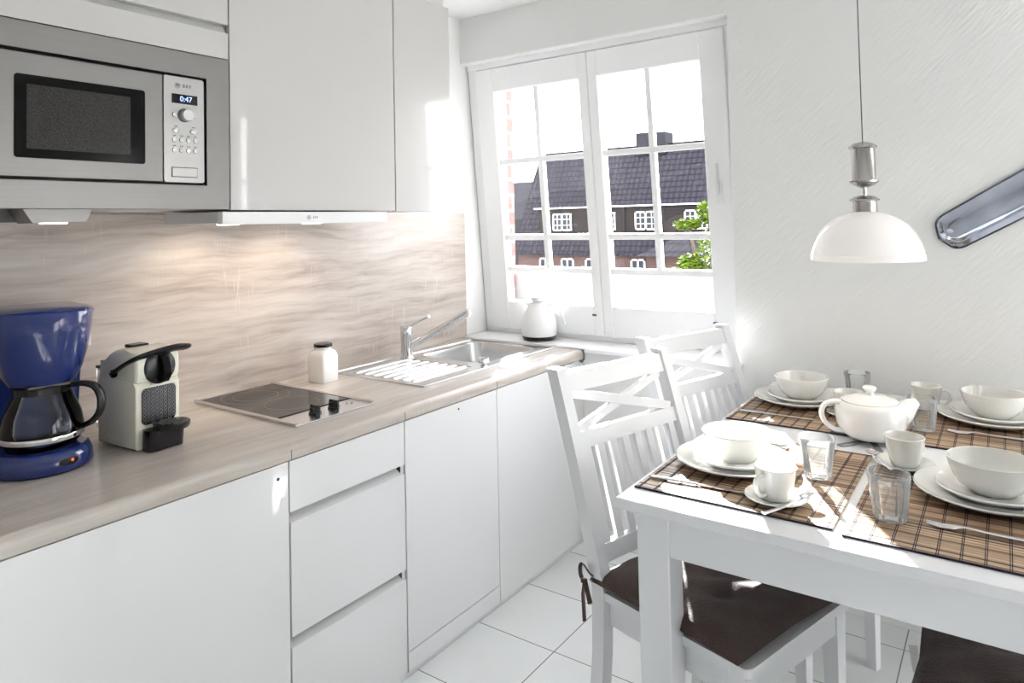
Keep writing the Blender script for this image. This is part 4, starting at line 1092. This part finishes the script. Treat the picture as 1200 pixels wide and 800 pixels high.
put(fork0, False, 2.05, 2.225, MATZ, 183, 'steel fork lying on the far right placemat in front of the plates', 'fork', 'forks')
put(fork0, False, 1.53, 2.505, MATZ, 3, 'dark-looking steel fork behind the far left plates', 'fork', 'forks')
put(fork0, False, 1.53, 1.855, MATZ, 3, 'steel fork behind the near left plates', 'fork', 'forks')
put(knife0, True, 1.525, 1.500, MATZ, 5, 'steel knife on the near left placemat in front of the plates', 'knife', 'knives')
put(knife0, False, 1.525, 2.145, MATZ, 1, 'steel knife along the front of the far left placemat', 'knife', 'knives')
put(knife0, False, 1.985, 2.525, MATZ + .0, 178, 'steel knife near the wall at the far right place', 'knife', 'knives')
put(spoon0, True, 1.728, 1.470, MATZ + .0095, 63, 'teaspoon with its bowl up, leaning on the near left saucer', 'spoon', 'teaspoons', -4)
put(spoon0, False, 1.842, 1.836, MATZ + .0115, 118, 'teaspoon on the near right saucer, left of the cup', 'spoon', 'teaspoons')
put(spoon0, False, 1.722, 2.215, MATZ + .0115, -40, 'teaspoon on the far left saucer', 'spoon', 'teaspoons')
cs = empty('soup_spoon', (2.010, 2.435, MATZ + .022), 0, 'pale ceramic spoon standing in the far right bowl', 'spoon')
MB().tube([(0.0, -.012, .004), (.002, -.002, .026), (.004, .006, .048), (.004, .009, .064)], [.009, .006, .0085, .007], 12, flat=(1.3, .5)).build('spoon_handle', 'stoneware', cs, True)

# teapot on its trivet
TV = empty('trivet', (1.790, 2.040, ZTB), math.radians(35), 'dark metal crossed-bar trivet under the teapot', 'trivet')
for k, (nm, a) in enumerate((('bar', 20), ('bar', 75), ('bar', 130))):
    R4 = Matrix.Rotation(math.radians(a), 4, 'Z')
    MB().box(-.105, .105, -.008, .008, .002 + k * .0028, .0048 + k * .0028, .001, 2, R4).build('bar', 'steel_dk', TV)
TP = empty('teapot', (1.792, 2.045, ZTB + .0105), math.radians(30), 'white porcelain teapot with lid in the middle of the table', 'teapot')
bp = [(0, .001), (.050, 0), (.058, .003), (.074, .016), (.083, .036), (.0855, .058), (.084, .078), (.080, .089), (.072, .095)]
MB().lathe(bp + [(.066, .093), (.0, .0925)], n=56).build('pot_body', 'china', TP, True)
MB().lathe([(0, .093), (.068, .093), (.069, .0965), (.060, .101), (.040, .106), (.014, .109), (.010, .113), (.0095, .117), (.016, .123), (.0175, .128), (.014, .132), (0, .133)], n=48).build('lid', 'china', TP, True)
MB().tube([(.055, 0, .050), (.080, 0, .064), (.100, 0, .080), (.118, 0, .092)], [.036, .031, .021, .011], 20, flat=(.8, 1)).build('spout', 'china', TP, True)
MB().tube([(-.070, 0, .086), (-.090, 0, .094), (-.114, 0, .086), (-.124, 0, .064), (-.116, 0, .040), (-.094, 0, .022), (-.072, 0, .018)], [.008, .0075, .0075, .008, .0075, .0075, .008], 14, flat=(1.2, .85)).build('handle', 'china', TP, True)

# ------------------------------------------------------------------ pendant lamp
PL = empty('pendant_lamp', (1.806, 1.985, 1.232), 0, 'pendant lamp with white opal glass dome hanging over the table', 'lamp')
dome = [(.133, 0), (.1335, .004), (.131, .022), (.126, .040), (.114, .066), (.095, .090), (.070, .108), (.045, .119), (.028, .123)]
MB().lathe(dome + [(.028, .120), (.045, .116), (.069, .105), (.093, .087), (.111, .064), (.123, .039), (.128, .022), (.1305, .004), (.131, 0), (.133, 0)], n=72).build('glass_shade', 'opal', PL, True, 60)
MB().lathe([(.1335, .014), (.1342, .0155), (.1335, .017)], n=72).build('shade_bead', 'opal', PL, True)
MB().lathe([(0, .122), (.0285, .122), (.0285, .150), (.036, .152), (.035, .155), (.024, .162), (.008, .166), (0, .166)], n=40).build('shade_holder', 'steel_v', PL, True)
MB().lathe([(0, .164), (.006, .165), (.0075, .172), (.005, .178), (.007, .186), (0, .188)], n=20).build('joint', 'chrome', PL, True)
MB().lathe([(0, .184), (.010, .185), (.024, .191), (.034, .199), (.0345, .203), (.0295, .204), (.0285, .206), (.0285, .285), (.0335, .287), (.0330, .291), (.022, .299), (.006, .303), (0, .303)], n=40).build('counterweight', 'steel_v', PL, True)
MB().tube([(0, 0, .300), (0, 0, ZC - 1.232 - .02)], .0014, 8).build('cable', 'print_grey', PL)
MB().lathe([(0, 0), (.012, 0), (.05, .018), (.052, .030), (0, .030)], (0, 0, ZC - 1.232 - .030), 36).build('ceiling_rose', 'steel_v', PL, True)
MB().lathe([(0, .045), (.020, .050), (.028, .068), (.022, .088), (.014, .100), (.014, .121)], n=24).build('bulb', 'led_warm', PL, True)

# ------------------------------------------------------------------ polished blade ornament on the wall
def blade():
    b = MB(); L_ = .62; hw_ = .056; N = 40; secs = []
    for i in range(N + 1):
        s = L_ * i / N
        w = hw_ * min(1, math.sqrt(max(0, 1 - (1 - min(1, s / .055)) ** 2.4)) + .02) * (1 + .10 * math.sin(s * 4))
        secs.append((s, w))
    secs[0] = (0, .006)
    R = []
    K_ = 12
    for s, w in secs:
        ring = []
        for k in range(K_ + 1):
            v = -1 + 2 * k / K_; ring.append(b.bm.verts.new((s, -.004 - .018 * (1 - v * v) ** .6 * min(1, w / .05), v * w)))
        for k in range(K_ - 1, 0, -1):
            v = -1 + 2 * k / K_; ring.append(b.bm.verts.new((s, 0.003, v * w)))
        R.append(ring)
    for A, B in zip(R, R[1:]):
        n = len(A)
        for i in range(n): b.bm.faces.new((A[i], A[(i + 1) % n], B[(i + 1) % n], B[i]))
    b.bm.faces.new(R[0][::-1]); b.bm.faces.new(R[-1])
    return b, secs
OR = empty('wall_ornament', (1.925, YW - .004, 1.268), 0, 'polished blue-grey blade-shaped ornament hanging slanted on the wall at right', 'wall ornament')
OR.rotation_euler = (0, -math.radians(31), 0)
b, secs = blade(); b.build('blade', 'blade', OR, True, 70)
b = MB()
pp = [(s, -.004, w) for s, w in secs][::-1] + [(s, -.004, -w) for s, w in secs]
b.tube(pp, .0028, 8); b.build('rim', 'blade_edge', OR, True)

# ------------------------------------------------------------------ outside
GZ = -5.8
struct(MB().box(-90, 60, 3.07, 120, GZ - .3, GZ).build('ground', 'ground'))
HO = empty('terraced_house', (-9, 34, GZ), 0, 'dark-tiled terraced house across the street seen through the window', 'house')
def opar(o): return par(o, HO)
hx0, hx1 = -20.9, 8.0
opar(MB().box(hx0 + .3, hx1 - .3, 32.62, 38.8, GZ, -.20).build('brick_wall', 'brick'))
y_e, z_e, y_r, z_r = 32.4, -.35, 35.72, 5.50
b = MB(); b.prism([(y_e, z_e), (y_e, z_e - .12), (2 * y_r - y_e, z_e - .12), (2 * y_r - y_e, z_e), (y_r, z_r)], 'x', hx0, hx1)
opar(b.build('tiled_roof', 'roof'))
b = MB()
b.box(-19.35, 7.0, 32.93, 34.0, .74, 2.06)
dm = opar(b.build('dormer', 'clad'))
opar(MB().box(-19.6, 7.1, 32.80, 34.1, 2.06, 2.13).build('dormer_gutter', 'groove'))
opar(MB().tube([(-14.05, 32.86, .74), (-14.05, 32.86, 2.2)], .06, 8).build('downpipe', 'ext_dark'))
for (x0, x1) in ((-18.42, -17.2), (-15.75, -14.55), (-13.45, -12.22), (-10.80, -9.60), (-8.0, -6.8)):
    w = MB(); z0, z1 = .84, 1.80; yy = 32.93
    w.box(x0, x1, yy - .05, yy, z0, z0 + .08); w.box(x0, x1, yy - .05, yy, z1 - .08, z1)
    for xx in (x0, x1 - .10, (x0 + x1) / 2 - .07): w.box(xx, xx + (.11 if xx > x0 and xx < x1 - .2 else .08), yy - .05, yy, z0, z1)
    for q in (1, 3): xx = x0 + (x1 - x0) * q / 4; w.box(xx - .018, xx + .018, yy - .04, yy, z0, z1)
    for zz in (1.16, 1.48): w.box(x0, x1, yy - .04, yy, zz - .018, zz + .018)
    o = opar(w.build('window', 'ext_white'))
    sub(MB().box(x0 + .05, x1 - .05, yy - .02, yy + .01, z0 + .05, z1 - .05).build('window_pane', 'ext_glass'), o)
for (x0, x1) in ((-19.15, -18.35), (-17.75, -16.95), (-16.25, -15.45), (-13.6, -12.8), (-11.5, -10.7)):
    w = MB(); yy = 32.62; z0, z1 = -1.75, -.62
    w.box(x0, x1, yy - .05, yy, z0, z0 + .09); w.box(x0, x1, yy - .05, yy, z1 - .09, z1)
    for xx in (x0, x1 - .09, (x0 + x1) / 2 - .04): w.box(xx, xx + .09, yy - .05, yy, z0, z1)
    o = opar(w.build('window', 'ext_white'))
    sub(MB().box(x0 + .05, x1 - .05, yy - .02, yy + .01, z0 + .05, z1 - .05).build('window_pane', 'ext_glass'), o)
for x0, x1, z1 in ((-14.35, -13.62, 6.12), (-13.50, -12.65, 6.08)):
    opar(MB().box(x0, x1, 35.2, 36.3, 4.9, z1).build('chimney', 'ext_dark'))
# lower building in front
LB = empty('outbuilding', (-5, 27, GZ), 0, 'low brick building with tiled hip roof in front of the terraced house', 'house')
par(MB().box(-9.9, 2.0, 26.6, 31.0, GZ, -.10).build('brick_wall', 'brick'), LB)
b = MB()
v = [b.bm.verts.new(p) for p in ((-10.3, 26.2, -.12), (2.4, 26.2, -.12), (2.4, 31.4, -.12), (-10.3, 31.4, -.12), (-9.4, 28.8, .62), (1.5, 28.8, .62))]
for f in ((0, 1, 5, 4), (1, 2, 5), (2, 3, 4, 5), (3, 0, 4), (3, 2, 1, 0)): b.bm.faces.new([v[i] for i in f])
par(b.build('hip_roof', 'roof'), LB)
# far roof left of the gable
FR = empty('distant_house', (-34, 52, GZ), 0, 'small distant house just left of the terraced house gable', 'house')
par(MB().prism([(48, GZ), (48, 1.6), (52, 5.0), (56, 1.6), (56, GZ)], 'x', -38, -30.5).build('house_body', 'ext_dark'), FR)

# tree: every leaf a small quad, on real branches
def tree(name, cx, cy, base, crown, n, label, leafmat, size, sub=None):
    root = empty(name, (cx, cy, base), 0, label, 'tree')
    b = MB()
    b.tube([(cx, cy, base), (cx + .05, cy, base + 1.8), (cx - .03, cy, base + 3.4), (cx, cy, base + 5.0)], [.13, .11, .08, .04], 10)
    tips = []
    for k in range(16):
        a = random.uniform(0, 2 * PI); z0 = base + random.uniform(2.2, 5.0)
        c, r3 = random.choice(crown)
        q = Vector(c) + Vector((random.uniform(-1, 1) * r3[0], random.uniform(-1, 1) * r3[1], random.uniform(-.4, 1) * r3[2])) * .6
        b.tube([(cx, cy, z0), ((cx + q.x) / 2, (cy + q.y) / 2, (z0 + q.z) / 2 + .1), q], [.035, .022, .008], 6)
    par(b.build('trunk', 'bark'), root)
    b = MB()
    for k in range(n):
        c, r3 = random.choice(crown)
        while True:
            p = Vector((random.uniform(-1, 1), random.uniform(-1, 1), random.uniform(-1, 1)))
            if p.length < 1: break
        p = Vector((c[0] + p.x * r3[0], c[1] + p.y * r3[1], c[2] + p.z * r3[2]))
        s = size * random.uniform(.6, 1.3)
        R_ = Matrix.Rotation(random.uniform(0, 2 * PI), 3, 'Z') @ Matrix.Rotation(random.uniform(-1.0, 1.0), 3, 'X') @ Matrix.Rotation(random.uniform(-.6, .6), 3, 'Y')
        q = [p + R_ @ Vector(w) * s for w in ((-.5, 0, 0), (0, .3, .06), (.6, 0, 0), (0, -.3, .06))]
        b.bm.faces.new([b.bm.verts.new(x) for x in q])
    par(b.build('foliage', leafmat), root)
    return root
tree('garden_tree', -1.75, 12.4, GZ, [((-1.95, 12, -1.0), (.95, .9, 1.2)), ((-1.65, 12.2, .2), (.75, .7, .9)), ((-1.95, 12.0, .85), (.42, .4, .5)), ((-2.15, 12, 1.45), (.22, .2, .22)), ((-2.55, 12, 1.25), (.26, .2, .10)), ((-2.5, 12, .55), (.25, .2, .18)), ((-1.5, 12.2, 1.4), (.45, .4, .5))], 5200, 'lime green tree in front of the houses at the right of the window', 'leaf', .085)
tree('flowering_shrub', -2.13, 10.1, GZ, [((-2.10, 10.1, .38), (.34, .34, .24)), ((-2.0, 10.1, -.3), (.6, .45, .7))], 1500, 'pale flowering shrub beside the lime green tree', 'blossom', .09)

# ------------------------------------------------------------------ light
w = bpy.data.worlds.new('sky'); scn.world = w; w.use_nodes = True
bg = w.node_tree.nodes['Background']; bg.inputs['Color'].default_value = (0.965, 0.955, 1.0, 1); bg.inputs['Strength'].default_value = 4.2
def light(name, kind, loc, energy, col=(1, 1, 1), **kw):
    l = bpy.data.lights.new(name, kind); l.energy = energy; l.color = col
    for k, v in kw.items(): setattr(l, k, v)
    o = bpy.data.objects.new(name, l); COL.objects.link(o); o.location = loc; return o
sun = light('sun', 'SUN', (0, 8, 6), 20.0, (1.0, 0.98, 0.975), angle=math.radians(0.6))
sun.rotation_euler = Vector((0.60, -1.0, -0.50)).to_track_quat('-Z', 'Y').to_euler()
for yy in (1.22, 1.53):
    o = light('hood_lamp', 'SPOT', (0.19, yy, 1.352), 1.2, (1.0, 0.80, 0.58), spot_size=math.radians(125), spot_blend=0.8, shadow_soft_size=0.02)
    o.rotation_euler = (0, 0, 0)
    o.rotation_euler = Vector((-0.62, 0, -1)).to_track_quat('-Z', 'Y').to_euler()
o = light('wedge_lamp', 'SPOT', (0.345, 0.688, 1.362), 0.25, (1.0, 0.82, 0.62), spot_size=math.radians(110), spot_blend=0.8, shadow_soft_size=0.02)
light('pendant_bulb', 'POINT', (1.806, 1.985, 1.285), 0.8, (1.0, 0.84, 0.70), shadow_soft_size=0.03)

# ------------------------------------------------------------------ camera
yaw, pitch, roll = 0.615239, 0.0316472, -0.0211751
cy_, sy_ = math.cos(yaw), math.sin(yaw); cp, sp_ = math.cos(pitch), math.sin(pitch)
f = Vector((-sy_ * cp, cy_ * cp, sp_)); r0 = Vector((cy_, sy_, 0)); u0 = r0.cross(f)
cr, sr = math.cos(roll), math.sin(roll)
r = r0 * cr + u0 * sr; u = u0 * cr - r0 * sr
cam = bpy.data.cameras.new('camera'); co = bpy.data.objects.new('camera', cam); COL.objects.link(co)
Rm = Matrix((r, u, -f)).transposed().to_4x4()
co.matrix_world = Matrix.Translation((2.10, 0, 1.346)) @ Rm
cam.sensor_width = 36; cam.lens = 817.2057 / 1200 * 36
cam.shift_y = (235.148 - 400) / 1200
cam.clip_start = 0.05; cam.clip_end = 400
scn.camera = co
scn.view_settings.view_transform = 'Standard'; scn.view_settings.look = 'None'
scn.view_settings.exposure = 1.42; scn.view_settings.gamma = 1; scn.view_settings.use_curve_mapping = False
